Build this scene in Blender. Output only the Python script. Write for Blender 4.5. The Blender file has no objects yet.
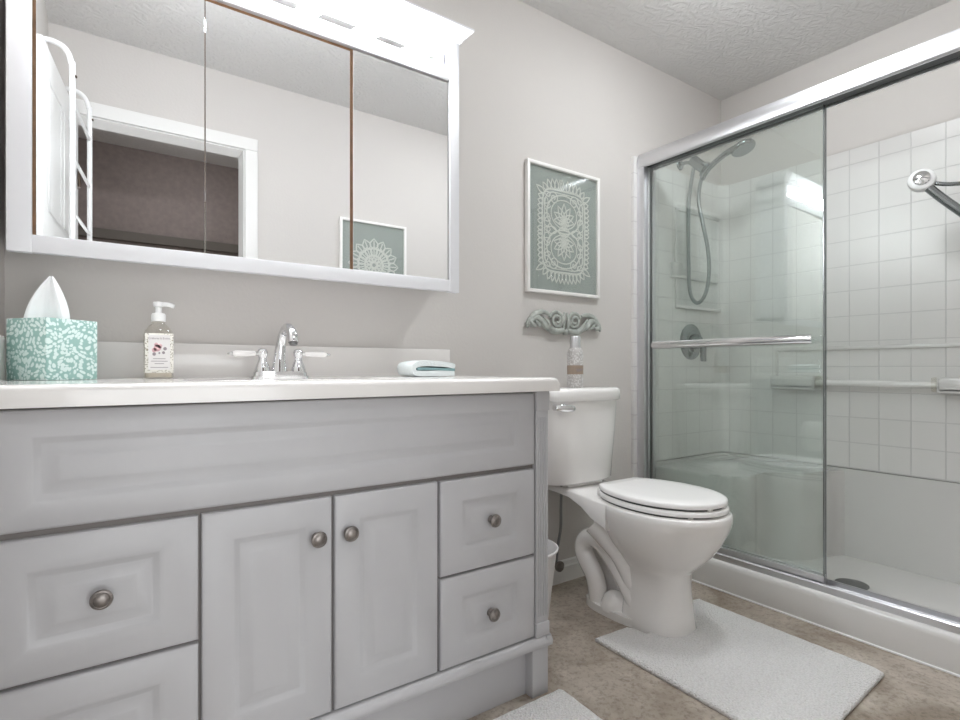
import bpy, bmesh, math, random
from mathutils import Vector, Matrix
random.seed(7)
S = 1.1084            # plan units -> metres (plan drawn with the lens 0.83 units above the floor)
sc = bpy.context.scene
COL = sc.collection
PI = math.pi

# ------------------------------------------------------------------ camera, world, exposure
cd = bpy.data.cameras.new('camera')
cam = bpy.data.objects.new('camera', cd); COL.objects.link(cam); sc.camera = cam
cd.sensor_fit = 'HORIZONTAL'; cd.sensor_width = 36.0
cd.lens = 542.0 / 960.0 * 36.0
cd.shift_y = 8.0 / 960.0
cd.clip_start = 0.01
cam.location = (0, 0, 0.83 * S)
cam.rotation_euler = (PI / 2, 0, -math.atan(377.0 / 542.0))
w = bpy.data.worlds.new('world'); sc.world = w; w.use_nodes = True
w.node_tree.nodes['Background'].inputs[0].default_value = (0.9, 0.92, 1.0, 1)
w.node_tree.nodes['Background'].inputs[1].default_value = 0.3
sc.view_settings.view_transform = 'Standard'
sc.view_settings.look = 'None'
sc.view_settings.exposure = 0.16
sc.view_settings.gamma = 1.0
sc.view_settings.use_curve_mapping = False
sc.cycles.diffuse_bounces = 8
sc.cycles.max_bounces = 14
sc.cycles.transparent_max_bounces = 24
BULB = 165.0           # brightness of the vanity bulbs
CEIL = 45.0           # brightness of the added, unseen bathroom ceiling dome
HALL = 22.0           # brightness of the added, unseen hallway dome

# added unseen fill, coloured like daylight, shining through the doorway behind the camera
ad_ = bpy.data.lights.new('doorway_fill', 'AREA'); ad_.shape = 'RECTANGLE'; ad_.size = 1.2; ad_.size_y = 1.3
ad_.energy = 19.0; ad_.color = (0.95, 0.98, 1.0)
al = bpy.data.objects.new('doorway_fill', ad_); COL.objects.link(al)
al.location = (0.25 * S, -1.0 * S, 0.72 * S); al.rotation_euler = (PI / 2, 0, 0)

# ------------------------------------------------------------------ materials
def nt(name):
    m = bpy.data.materials.new(name); m.use_nodes = True
    return m, m.node_tree.nodes, m.node_tree.links, m.node_tree.nodes['Principled BSDF']

def mat(name, col, rough=0.5, metal=0.0, var=0.0, vscale=8.0, bump=0.0, bscale=60.0, spec=0.5, coat=0.0):
    m, n, l, b = nt(name)
    b.inputs['Base Color'].default_value = (*col, 1)
    b.inputs['Roughness'].default_value = rough
    b.inputs['Metallic'].default_value = metal
    b.inputs['Specular IOR Level'].default_value = spec
    b.inputs['Coat Weight'].default_value = coat
    tc = n.new('ShaderNodeTexCoord')
    if var:
        t = n.new('ShaderNodeTexNoise'); t.inputs['Scale'].default_value = vscale; t.inputs['Detail'].default_value = 6
        l.new(tc.outputs['Object'], t.inputs['Vector'])
        r = n.new('ShaderNodeValToRGB')
        r.color_ramp.elements[0].position = 0.3; r.color_ramp.elements[1].position = 0.7
        r.color_ramp.elements[0].color = (*[c * (1 - var) for c in col], 1)
        r.color_ramp.elements[1].color = (*[min(1, c * (1 + var)) for c in col], 1)
        l.new(t.outputs['Fac'], r.inputs['Fac']); l.new(r.outputs['Color'], b.inputs['Base Color'])
    if bump:
        t2 = n.new('ShaderNodeTexNoise'); t2.inputs['Scale'].default_value = bscale; t2.inputs['Detail'].default_value = 4
        l.new(tc.outputs['Object'], t2.inputs['Vector'])
        bp = n.new('ShaderNodeBump'); bp.inputs['Strength'].default_value = bump; bp.inputs['Distance'].default_value = 0.004
        l.new(t2.outputs['Fac'], bp.inputs['Height']); l.new(bp.outputs['Normal'], b.inputs['Normal'])
    return m

def thin_glass(name, tint, spec_min=0.04):
    m = bpy.data.materials.new(name); m.use_nodes = True
    n, l = m.node_tree.nodes, m.node_tree.links
    n.clear()
    o = n.new('ShaderNodeOutputMaterial'); mx = n.new('ShaderNodeMixShader')
    tr = n.new('ShaderNodeBsdfTransparent'); tr.inputs[0].default_value = (*tint, 1)
    gl = n.new('ShaderNodeBsdfGlossy'); gl.inputs['Roughness'].default_value = 0.0
    gl.inputs['Color'].default_value = (1, 1, 1, 1)
    lw = n.new('ShaderNodeLayerWeight'); lw.inputs['Blend'].default_value = 0.5
    p = n.new('ShaderNodeMath'); p.operation = 'POWER'; p.inputs[1].default_value = 4.5
    ma = n.new('ShaderNodeMath'); ma.operation = 'MULTIPLY_ADD'; ma.inputs[1].default_value = 1 - spec_min; ma.inputs[2].default_value = spec_min
    l.new(lw.outputs['Facing'], p.inputs[0]); l.new(p.outputs[0], ma.inputs[0]); l.new(ma.outputs[0], mx.inputs['Fac'])
    l.new(tr.outputs[0], mx.inputs[1]); l.new(gl.outputs[0], mx.inputs[2]); l.new(mx.outputs[0], o.inputs['Surface'])
    return m

WALLC = (0.62, 0.592, 0.568)
M = {}
M['wall'] = mat('wall_paint', WALLC, 0.85, bump=0.15, bscale=90)
M['trim'] = mat('trim_paint', (0.80, 0.79, 0.775), 0.45)
M['vanity'] = mat('vanity_paint', (0.495, 0.490, 0.503), 0.42, var=0.03, vscale=5)
M['vanity_in'] = mat('vanity_shadow_gap', (0.22, 0.20, 0.19), 0.7)
M['counter'] = mat('cultured_marble', (0.79, 0.765, 0.745), 0.16, var=0.02, vscale=4, coat=0.3)
M['porcelain'] = mat('porcelain', (0.88, 0.86, 0.845), 0.10, coat=0.5)
M['seat'] = mat('seat_plastic', (0.90, 0.885, 0.875), 0.22)
M['chrome'] = mat('chrome', (0.80, 0.80, 0.81), 0.07, 1.0)
M['satin'] = mat('satin_aluminium', (0.70, 0.70, 0.72), 0.33, 1.0)
M['pewter'] = mat('pewter', (0.27, 0.245, 0.23), 0.38, 0.9, var=0.25, vscale=60)
M['gasket_shade'] = mat('dark_gasket_shade', (0.06, 0.065, 0.065), 0.5)  # gasket colour, also painted shade in the header and toilet seat gaps
M['mirror'] = mat('mirror_silver', (0.90, 0.905, 0.91), 0.0, 1.0)
M['wood'] = mat('raw_wood_edge', (0.30, 0.17, 0.09), 0.6, var=0.2, vscale=30)
M['cabinet'] = mat('cabinet_white', (0.72, 0.72, 0.745), 0.4)
M['white'] = mat('white_plastic', (0.83, 0.83, 0.83), 0.35)
M['pan'] = mat('acrylic_pan', (0.70, 0.69, 0.675), 0.18, var=0.015, vscale=3)
M['frame_white'] = mat('frame_white', (0.84, 0.82, 0.80), 0.35)
M['sage'] = mat('sage_mat_board', (0.315, 0.345, 0.325), 0.8, var=0.04, vscale=12)
M['lace'] = mat('cut_lace_paper', (0.62, 0.63, 0.59), 0.8)
M['carve'] = mat('grey_green_carving', (0.40, 0.42, 0.39), 0.6, var=0.3, vscale=45)
M['tissue'] = mat('tissue_paper', (0.88, 0.88, 0.89), 0.9, bump=0.2, bscale=30)
M['teal_cloth'] = mat('teal_cloth', (0.22, 0.36, 0.37), 0.95, bump=0.6, bscale=300)
M['white_cloth'] = mat('white_cloth', (0.78, 0.83, 0.83), 0.95, bump=0.6, bscale=300)
M['bin'] = mat('bin_plastic', (0.80, 0.79, 0.79), 0.35)
M['paper'] = mat('toilet_paper', (0.84, 0.83, 0.82), 0.95)
M['hose'] = mat('braided_hose', (0.27, 0.28, 0.28), 0.35, 0.6)
M['grey_chrome'] = mat('grey_chrome', (0.30, 0.32, 0.325), 0.18, 1.0)
M['door'] = mat('door_paint', (0.80, 0.80, 0.79), 0.4)
M['hinge'] = mat('bronze_hinge', (0.10, 0.07, 0.05), 0.45, 0.6)
M['hall'] = mat('hallway_brown', (0.215, 0.175, 0.16), 0.9, var=0.10, vscale=30, bump=0.5, bscale=40)
M['hall_rail'] = mat('hallway_rail', (0.10, 0.085, 0.07), 0.7)
M['hall_low'] = mat('hallway_lower', (0.27, 0.24, 0.20), 0.8)
M['glass'] = thin_glass('shower_glass', (0.962, 0.982, 0.973), 0.07)
M['glass_edge'] = mat('glass_edge', (0.10, 0.16, 0.14), 0.15)
M['picture_glass'] = thin_glass('picture_glass', (0.985, 0.99, 0.985), 0.035)
M['clear'] = thin_glass('clear_plastic', (0.93, 0.92, 0.89), 0.06)
M['label'] = mat('paper_label', (0.80, 0.78, 0.77), 0.6)
M['ink'] = mat('grey_ink', (0.32, 0.28, 0.30), 0.6)
M['pink'] = mat('pink_print', (0.68, 0.42, 0.45), 0.6)
M['red'] = mat('red_mark', (0.5, 0.05, 0.04), 0.5)
M['drain'] = mat('drain_metal', (0.20, 0.20, 0.20), 0.35, 0.8)

# bulb
m, n, l, b = nt('bulb_glow'); b.inputs['Base Color'].default_value = (0.9, 0.9, 0.9, 1)
b.inputs['Emission Color'].default_value = (0.93, 0.97, 1.0, 1); b.inputs['Emission Strength'].default_value = BULB
M['bulb'] = m
# ceiling: swirled plaster
m, n, l, b = nt('stomped_ceiling'); b.inputs['Base Color'].default_value = (0.68, 0.67, 0.66, 1); b.inputs['Roughness'].default_value = 0.9
tc = n.new('ShaderNodeTexCoord')
nz = n.new('ShaderNodeTexNoise'); nz.inputs['Scale'].default_value = 7; nz.inputs['Detail'].default_value = 3; nz.inputs['Distortion'].default_value = 2.5
wv = n.new('ShaderNodeTexWave'); wv.wave_type = 'RINGS'; wv.inputs['Scale'].default_value = 9; wv.inputs['Distortion'].default_value = 14; wv.inputs['Detail'].default_value = 3; wv.inputs['Detail Scale'].default_value = 1.6
ad = n.new('ShaderNodeMath'); ad.operation = 'ADD'
bp = n.new('ShaderNodeBump'); bp.inputs['Strength'].default_value = 0.38; bp.inputs['Distance'].default_value = 0.005
l.new(tc.outputs['Object'], nz.inputs['Vector']); l.new(tc.outputs['Object'], wv.inputs['Vector'])
l.new(nz.outputs['Fac'], ad.inputs[0]); l.new(wv.outputs['Fac'], ad.inputs[1]); l.new(ad.outputs[0], bp.inputs['Height']); l.new(bp.outputs['Normal'], b.inputs['Normal'])
M['ceiling'] = m
# floor: mottled stone-look vinyl
m, n, l, b = nt('stone_vinyl'); b.inputs['Roughness'].default_value = 0.42
tc = n.new('ShaderNodeTexCoord')
n1 = n.new('ShaderNodeTexNoise'); n1.inputs['Scale'].default_value = 5; n1.inputs['Detail'].default_value = 8; n1.inputs['Roughness'].default_value = 0.62; n1.inputs['Distortion'].default_value = 0.6
n2 = n.new('ShaderNodeTexNoise'); n2.inputs['Scale'].default_value = 70; n2.inputs['Detail'].default_value = 5; n2.inputs['Roughness'].default_value = 0.7
r1 = n.new('ShaderNodeValToRGB'); r1.color_ramp.elements[0].position = 0.34; r1.color_ramp.elements[1].position = 0.68
r1.color_ramp.elements[0].color = (0.285, 0.232, 0.18, 1); r1.color_ramp.elements[1].color = (0.57, 0.51, 0.445, 1)
r2 = n.new('ShaderNodeValToRGB'); r2.color_ramp.elements[0].position = 0.33; r2.color_ramp.elements[1].position = 0.52
r2.color_ramp.elements[0].color = (0.50, 0.46, 0.43, 1); r2.color_ramp.elements[1].color = (1, 1, 1, 1)
mx = n.new('ShaderNodeMix'); mx.data_type = 'RGBA'; mx.blend_type = 'MULTIPLY'; mx.inputs[0].default_value = 0.75
l.new(tc.outputs['Object'], n1.inputs['Vector']); l.new(tc.outputs['Object'], n2.inputs['Vector'])
l.new(n1.outputs['Fac'], r1.inputs['Fac']); l.new(n2.outputs['Fac'], r2.inputs['Fac'])
l.new(r1.outputs['Color'], mx.inputs[6]); l.new(r2.outputs['Color'], mx.inputs[7]); l.new(mx.outputs[2], b.inputs['Base Color'])
M['floor'] = m
# moulded square tile (uses UV in plan units)
def tile_mat(name, tile=0.1045, zoff=0.0):
    m, n, l, b = nt(name); b.inputs['Roughness'].default_value = 0.27; b.inputs['Specular IOR Level'].default_value = 0.3
    uv = n.new('ShaderNodeUVMap'); uv.uv_map = 'UVMap'
    br = n.new('ShaderNodeTexBrick'); br.offset = 0.0; br.squash = 1.0
    br.inputs['Scale'].default_value = 1.0; br.inputs['Brick Width'].default_value = tile; br.inputs['Row Height'].default_value = tile
    br.inputs['Mortar Size'].default_value = 0.0022; br.inputs['Mortar Smooth'].default_value = 0.3
    br.inputs['Color1'].default_value = (0.765, 0.755, 0.74, 1); br.inputs['Color2'].default_value = (0.755, 0.745, 0.73, 1); br.inputs['Mortar'].default_value = (0.655, 0.645, 0.635, 1)
    bp = n.new('ShaderNodeBump'); bp.inputs['Strength'].default_value = 0.6; bp.inputs['Distance'].default_value = 0.003; bp.invert = True
    l.new(uv.outputs['UV'], br.inputs['Vector']); l.new(br.outputs['Color'], b.inputs['Base Color'])
    l.new(br.outputs['Fac'], bp.inputs['Height']); l.new(bp.outputs['Normal'], b.inputs['Normal'])
    return m
M['tile'] = tile_mat('moulded_tile')
# rug pile
m, n, l, b = nt('rug_pile'); b.inputs['Base Color'].default_value = (0.80, 0.79, 0.785, 1); b.inputs['Roughness'].default_value = 1.0
tc = n.new('ShaderNodeTexCoord'); vo = n.new('ShaderNodeTexVoronoi'); vo.inputs['Scale'].default_value = 170
bp = n.new('ShaderNodeBump'); bp.inputs['Strength'].default_value = 0.9; bp.inputs['Distance'].default_value = 0.006; bp.invert = True
rr = n.new('ShaderNodeValToRGB'); rr.color_ramp.elements[0].color = (0.92, 0.91, 0.905, 1); rr.color_ramp.elements[1].color = (0.74, 0.725, 0.71, 1)
l.new(tc.outputs['Object'], vo.inputs['Vector']); l.new(vo.outputs['Distance'], bp.inputs['Height']); l.new(bp.outputs['Normal'], b.inputs['Normal'])
l.new(vo.outputs['Distance'], rr.inputs['Fac']); l.new(rr.outputs['Color'], b.inputs['Base Color'])
M['rug'] = m
# leaf print cardboard
def leafprint(name, base, leaf, scale, thr, rough=0.55):
    m, n, l, b = nt(name); b.inputs['Roughness'].default_value = rough
    tc = n.new('ShaderNodeTexCoord')
    nz = n.new('ShaderNodeTexNoise'); nz.inputs['Scale'].default_value = 22; nz.inputs['Detail'].default_value = 1
    va = n.new('ShaderNodeVectorMath'); va.operation = 'MULTIPLY_ADD'; va.inputs[1].default_value = (0.03, 0.03, 0.03)
    vo = n.new('ShaderNodeTexVoronoi'); vo.inputs['Scale'].default_value = scale; vo.inputs['Randomness'].default_value = 0.85
    ra = n.new('ShaderNodeValToRGB'); ra.color_ramp.elements[0].position = thr; ra.color_ramp.elements[1].position = thr + 0.06
    ra.color_ramp.elements[0].color = (*leaf, 1); ra.color_ramp.elements[1].color = (*base, 1)
    l.new(tc.outputs['Object'], nz.inputs['Vector']); l.new(nz.outputs['Color'], va.inputs[0]); l.new(tc.outputs['Object'], va.inputs[2])
    l.new(va.outputs[0], vo.inputs['Vector']); l.new(vo.outputs['Distance'], ra.inputs['Fac']); l.new(ra.outputs['Color'], b.inputs['Base Color'])
    return m
M['teal_box'] = leafprint('teal_leaf_card', (0.30, 0.49, 0.45), (0.70, 0.82, 0.79), 118, 0.47)
M['dots'] = leafprint('dotted_border', (0.80, 0.78, 0.72), (0.30, 0.26, 0.20), 260, 0.30)
M['can'] = leafprint('silver_print', (0.52, 0.50, 0.49), (0.72, 0.71, 0.70), 120, 0.42, 0.35)
M['tan'] = mat('tan_band', (0.36, 0.28, 0.22), 0.6)

# ------------------------------------------------------------------ mesh helpers (all in plan units, absolute)
def xf(bm, verts, mtx):
    if mtx is not None: bmesh.ops.transform(bm, matrix=mtx, verts=verts)

def merge(bm, tmp, mtx=None):
    me = bpy.data.meshes.new('tmp'); 
    if mtx is not None: tmp.transform(mtx)
    tmp.to_mesh(me); tmp.free(); bm.from_mesh(me); bpy.data.meshes.remove(me)

def box(bm, x0, x1, y0, y1, z0, z1, bev=0.0, seg=2, mtx=None):
    t = bmesh.new(); bmesh.ops.create_cube(t, size=1)
    for v in t.verts:
        v.co = Vector(((x0 + x1) / 2 + v.co.x * (x1 - x0), (y0 + y1) / 2 + v.co.y * (y1 - y0), (z0 + z1) / 2 + v.co.z * (z1 - z0)))
    if bev: bmesh.ops.bevel(t, geom=t.edges[:], offset=bev, segments=seg, affect='EDGES', profile=0.5)
    merge(bm, t, mtx)

def rings(bm, rs, cap0=True, cap1=True, close=True):
    vs = [[bm.verts.new(p) for p in r] for r in rs]
    k = len(rs[0])
    for a, b2 in zip(vs, vs[1:]):
        for i in range(k if close else k - 1):
            j = (i + 1) % k
            bm.faces.new((a[i], a[j], b2[j], b2[i]))
    if cap0: bm.faces.new(vs[0][::-1])
    if cap1: bm.faces.new(vs[-1])
    return vs

def lathe(bm, prof, seg=32, mtx=None, cap0=True, cap1=True):
    t = bmesh.new()
    rings(t, [[Vector((r * math.cos(2 * PI * i / seg), r * math.sin(2 * PI * i / seg), z)) for i in range(seg)] for r, z in prof], cap0, cap1)
    merge(bm, t, mtx)

def axis_m(loc, direction):
    d = Vector(direction).normalized()
    return Matrix.Translation(Vector(loc)) @ d.to_track_quat('Z', 'Y').to_matrix().to_4x4()

def cyl(bm, p0, p1, r, r1=None, seg=20):
    p0, p1 = Vector(p0), Vector(p1)
    L = (p1 - p0).length
    lathe(bm, [(r, 0), (r if r1 is None else r1, L)], seg, axis_m(p0, p1 - p0))

def smooth_path(pts, n=6):
    pts = [Vector(p) for p in pts]
    P = [pts[0]] + pts + [pts[-1]]
    out = []
    for i in range(1, len(P) - 2):
        p0, p1, p2, p3 = P[i - 1], P[i], P[i + 1], P[i + 2]
        for k in range(n):
            t = k / n
            out.append(0.5 * ((2 * p1) + (p2 - p0) * t + (2 * p0 - 5 * p1 + 4 * p2 - p3) * t * t + (3 * p1 - p0 - 3 * p2 + p3) * t ** 3))
    out.append(pts[-1])
    return out

def tube(bm, pts, rad, seg=12, flat=None, caps=True):
    """rad: number or list; flat=(axis vector, factor) squashes the section along an axis"""
    pts = [Vector(p) for p in pts]
    N = len(pts)
    rl = rad if isinstance(rad, (list, tuple)) else [rad] * N
    up = None; rs = []
    for i in range(N):
        d = (pts[min(i + 1, N - 1)] - pts[max(i - 1, 0)]).normalized()
        if up is None:
            up = d.orthogonal().normalized()
        up = (up - d * up.dot(d)).normalized()
        sd = d.cross(up)
        ring = []
        for k in range(seg):
            a = 2 * PI * k / seg
            o = (up * math.cos(a) + sd * math.sin(a)) * rl[i]
            if flat:
                ax = Vector(flat[0]); o = o - ax * o.dot(ax) * (1 - flat[1])
            ring.append(pts[i] + o)
        rs.append(ring)
    t = bmesh.new(); rings(t, rs, caps, caps); merge(bm, t)

def lerp_list(vals, n):
    out = []
    for a, b2 in zip(vals, vals[1:]):
        out += [a + (b2 - a) * k / n for k in range(n)]
    return out + [vals[-1]]

def prism_xy(bm, poly, z0, z1, bev=0.0):
    t = bmesh.new()
    rings(t, [[Vector((x, y, z0)) for x, y in poly], [Vector((x, y, z1)) for x, y in poly]])
    if bev:
        es = [e for e in t.edges if all(abs(v.co.z - z1) < 1e-6 for v in e.verts)]
        bmesh.ops.bevel(t, geom=es, offset=bev, segments=3, affect='EDGES', profile=0.5)
    merge(bm, t)

def extrude_x(bm, prof, x0, x1):           # profile in (y, z)
    t = bmesh.new()
    rings(t, [[Vector((x0, y, z)) for y, z in prof], [Vector((x1, y, z)) for y, z in prof]]); merge(bm, t)

def extrude_y(bm, prof, y0, y1):           # profile in (x, z)
    t = bmesh.new()
    rings(t, [[Vector((x, y0, z)) for x, z in prof], [Vector((x, y1, z)) for x, z in prof]]); merge(bm, t)

RB = [0]
def ribbon(bm, pts, wd, y, th=0.0015, closed=False):   # flat strip of paper in a plane of constant y; pts are (x, z)
    N = len(pts); L = []; R = []
    RB[0] += 1; y = y + .000004 * (RB[0] % 180)
    for i in range(N):
        if closed: a, c = pts[i - 1], pts[(i + 1) % N]
        else: a, c = pts[max(i - 1, 0)], pts[min(i + 1, N - 1)]
        dx, dz = c[0] - a[0], c[1] - a[1]; q = math.hypot(dx, dz) or 1
        nx, nz = -dz / q * wd / 2, dx / q * wd / 2
        L.append((pts[i][0] + nx, pts[i][1] + nz)); R.append((pts[i][0] - nx, pts[i][1] - nz))
    rs = []
    for i in list(range(N)) + ([0] if closed else []):
        rs.append([Vector((L[i][0], y, L[i][1])), Vector((R[i][0], y, R[i][1])), Vector((R[i][0], y + th, R[i][1])), Vector((L[i][0], y + th, L[i][1]))])
    t = bmesh.new(); rings(t, rs, not closed, not closed); merge(bm, t)

def obj(name, bm, material, parent=None, smooth=True, angle=40):
    bmesh.ops.recalc_face_normals(bm, faces=bm.faces[:])
    root = parent
    while root is not None and root.parent is not None: root = root.parent
    off = Vector(root['base']) if (root is not None and 'base' in root) else Vector((0, 0, 0))
    base = None
    if parent is None:
        xs = [v.co for v in bm.verts]
        base = Vector(((min(v.x for v in xs) + max(v.x for v in xs)) / 2, (min(v.y for v in xs) + max(v.y for v in xs)) / 2, min(v.z for v in xs)))
        off = base
    bm.transform(Matrix.Scale(S, 4) @ Matrix.Translation(-off))
    me = bpy.data.meshes.new(name); bm.to_mesh(me); bm.free()
    for mm in (material if isinstance(material, (list, tuple)) else [material]): me.materials.append(mm)
    if smooth:
        for p in me.polygons: p.use_smooth = True
        me.set_sharp_from_angle(angle=math.radians(angle))
    o = bpy.data.objects.new(name, me); COL.objects.link(o)
    if parent is None:
        o.location = base * S; o['base'] = tuple(base)
    else: o.parent = parent
    return o

def tag(o, label, cat, group=None, kind=None):
    o['label'] = label; o['category'] = cat
    if group: o['group'] = group
    if kind: o['kind'] = kind
    return o

def thing(name, label, cat, base, group=None):
    o = bpy.data.objects.new(name, None); COL.objects.link(o)
    o.empty_display_size = 0.05
    o.location = Vector(base) * S; o['base'] = tuple(base)
    return tag(o, label, cat, group)

def struct(name, bm, m, label, cat, smooth=False):
    return tag(obj(name, bm, m, None, smooth), label, cat, None, 'structure')

def part(name, material, parent, fn, smooth=True, angle=40):
    bm = bmesh.new(); fn(bm)
    return obj(name, bm, material, parent, smooth, angle)

# ------------------------------------------------------------------ room shell
XL, XR, YB, YF, ZC = -0.175, 2.562, 1.552, 0.11, 2.18
YO = 0.01                                   # outer face of the doorway wall
DX0, DX1, DZ = -0.085, 0.535, 1.84          # door opening
bm = bmesh.new(); box(bm, -1.3, 2.66, -1.5, 1.65, -0.06, 0); struct('floor', bm, M['floor'], 'mottled beige stone-look vinyl floor', 'floor')
bm = bmesh.new(); box(bm, -1.3, 2.66, -1.5, 1.65, ZC, ZC + 0.06); struct('ceiling', bm, M['ceiling'], 'white ceiling with swirled plaster texture', 'ceiling')
bm = bmesh.new(); box(bm, XL - 0.08, XR + 0.08, YB, YB + 0.08, 0, ZC); struct('wall_back', bm, M['wall'], 'off-white painted wall behind the vanity and toilet', 'wall')
bm = bmesh.new(); box(bm, XL - 0.08, XL, YO, YB, 0, ZC); struct('wall_left', bm, M['wall'], 'off-white painted wall at the left end of the vanity', 'wall')
bm = bmesh.new(); box(bm, XR, XR + 0.08, YO, YB, 0, ZC); struct('wall_right', bm, M['wall'], 'painted wall above the tiled long side of the shower', 'wall')
bm = bmesh.new()
box(bm, XL, DX0 - 0.015, YO, YF, 0, ZC); box(bm, DX1 + 0.015, XR, YO, YF, 0, ZC); box(bm, DX0 - 0.015, DX1 + 0.015, YO, YF, DZ + 0.015, ZC)
struct('wall_front', bm, M['wall'], 'off-white wall around the doorway, seen in the mirror', 'wall')
bm = bmesh.new()                             # hallway beyond the doorway
box(bm, -1.3, 2.0, -1.2, -1.14, 1.66, ZC); box(bm, -1.36, -1.3, -1.2, YO, 0, ZC); box(bm, 2.0, 2.06, -1.2, YO, 0, ZC)
box(bm, -1.3, XL - 0.08, YO, YF, 0, ZC); box(bm, -1.3, 2.0, -1.2, -1.14, 0, 1.66)
struct('wall_hallway', bm, M['hall'], 'dim brown hallway wall seen through the doorway in the mirror', 'wall')
bm = bmesh.new(); box(bm, -1.3, 2.0, -1.14, -1.11, 1.60, 1.66, 0.005); struct('trim_1', bm, M['hall_rail'], 'dark rail along the brown hallway wall', 'trim')
# jamb lining and casing
bm = bmesh.new()
for x0, x1 in ((DX0 - 0.015, DX0), (DX1, DX1 + 0.015)): box(bm, x0, x1, YO - 0.004, YF + 0.004, 0, DZ)
box(bm, DX0 - 0.015, DX1 + 0.015, YO - 0.004, YF + 0.004, DZ, DZ + 0.015)
def casing(bm, y0, y1):
    c = 0.062
    for th, wdt in ((1.0, 0.0), (0.6, -0.018)):
        yy = y0 + (y1 - y0) * th
        box(bm, DX1 + 0.006, DX1 + c + wdt, y0, yy, 0, DZ + 0.0055, 0.002)
        box(bm, DX0 - c - wdt, DX1 + c + wdt, y0, yy, DZ + 0.006, DZ + c + wdt, 0.002)
        box(bm, DX0 - c - wdt, DX0 - 0.006, y0, yy, 0, DZ + 0.0055, 0.002)
casing(bm, YF, YF + 0.014)
struct('trim_2', bm, M['trim'], 'white door casing around the doorway, seen in the mirror', 'trim')
# added ceiling domes, out of view, that brighten the bathroom and hallway
def fixture(name, label, x, y, m_):
    t = thing(name, label, 'ceiling light', (x, y, ZC))
    part('base', M['trim'], t, lambda bm: lathe(bm, [(.145, -.001), (.150, -.006), (.146, -.022), (.130, -.024)], 36, Matrix.Translation((x, y, ZC))))
    part('dome', m_, t, lambda bm: lathe(bm, [(.132, -.024), (.128, -.040), (.105, -.060), (.06, -.074), (.002, -.078)], 36, Matrix.Translation((x, y, ZC))))
M['dome'] = M['bulb'].copy(); M['dome'].name = 'fill_dome_glow'; M['dome'].node_tree.nodes['Principled BSDF'].inputs['Emission Strength'].default_value = CEIL
M['hall_fill_dome'] = M['bulb'].copy(); M['hall_fill_dome'].name = 'hall_fill_glow'; M['hall_fill_dome'].node_tree.nodes['Principled BSDF'].inputs['Emission Strength'].default_value = HALL
fixture('added_ceiling_dome', 'added unseen dome light filling the bathroom from the ceiling', 1.62, .82, M['dome'])
fixture('added_hallway_dome', 'added unseen dome light brightening the hallway outside the door', .45, -.55, M['hall_fill_dome'])

# baseboard on vanity wall
bm = bmesh.new(); extrude_x(bm, [(YB, 0), (YB - 0.014, 0), (YB - 0.014, 0.058), (YB - 0.010, 0.064), (YB - 0.008, 0.078), (YB, 0.082)], 0.93, 1.874)
struct('baseboard_back', bm, M['trim'], 'white baseboard behind the toilet', 'baseboard')

# open door lying back against the left wall
DA = math.radians(96.5)
dm = Matrix.Translation((DX0 + 0.002, YF + 0.02, 0)) @ Matrix.Rotation(DA, 4, 'Z')
DW = 0.585
dr = thing('door_1', 'white panelled door standing open against the left wall, seen in the mirror', 'door', (DX0, YF + 0.02, 0)); dr['kind'] = 'structure'
def f(bm):
    box(bm, 0.004, DW, 0.0, 0.030, 0.012, DZ - 0.004, 0.002, 2, dm)
    for z0, z1 in ((0.12, 0.62), (0.72, 1.22), (1.32, 1.74)):
        for x0, x1 in ((0.075, 0.27), (0.315, 0.51)):
            for yy in (-0.003,):
                t = 0.012
                box(bm, x0, x1, yy, 0.001, z0, z0 + t, 0.002, 1, dm); box(bm, x0, x1, yy, 0.001, z1 - t, z1, 0.002, 1, dm)
                box(bm, x0, x0 + t, yy, 0.001, z0, z1, 0.002, 1, dm); box(bm, x1 - t, x1, yy, 0.001, z0, z1, 0.002, 1, dm)
part('door_panel', M['door'], dr, f)
for z in (0.22, 0.95, 1.55):
    part('hinge', M['hinge'], dr, lambda bm, z=z: (cyl(bm, (DX0 + 0.006, YF + 0.014, z), (DX0 + 0.006, YF + 0.014, z + 0.085), 0.007, seg=12),
                                               box(bm, DX0 - 0.001, DX0 + 0.003, YF - 0.028, YF + 0.012, z, z + 0.085, 0.0008)))
def f(bm):
    cyl(bm, dm @ Vector((DW - 0.05, 0, 0.86)), dm @ Vector((DW - 0.05, -0.03, 0.86)), 0.011)
    lathe(bm, [(0.008, 0), (0.022, 0.006), (0.026, 0.018), (0.02, 0.03), (0.006, 0.034)], 20, dm @ axis_m((DW - 0.05, -0.026, 0.86), (0, -1, 0)))
part('door_knob', M['hinge'], dr, f)

# over-the-door towel rack
rk = thing('towel_rack', 'white tubular towel rack hooked over the open door, seen in the mirror', 'towel rack', (DX0 - 0.03, 0.5, 0.9))
def D(x, y, z): return dm @ Vector((x, y, z))
for xx in (0.12, 0.47):
    pts = smooth_path([D(xx, 0.040, DZ - 0.09), D(xx, 0.040, DZ + 0.010), D(xx, 0.030, DZ + 0.035), D(xx, 0.0, DZ + 0.040), D(xx, -0.035, DZ + 0.025), D(xx, -0.052, DZ - 0.02), D(xx, -0.055, DZ - 0.10), D(xx, -0.055, 0.95)], 7)
    part('upright', M['white'], rk, lambda bm: tube(bm, pts, 0.0085, 12))
    part('screw', M['hinge'], rk, lambda bm: lathe(bm, [(0.005, 0), (0.005, 0.004), (0.001, 0.006)], 10, axis_m(D(xx, -0.062, DZ - 0.06), dm.to_3x3() @ Vector((0, -1, 0)))))
for z in (1.70, 1.52, 1.34, 1.16, 0.98):
    part('bar', M['white'], rk, lambda bm: cyl(bm, D(0.12, -0.055, z), D(0.47, -0.055, z), 0.0055, seg=10))

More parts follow.
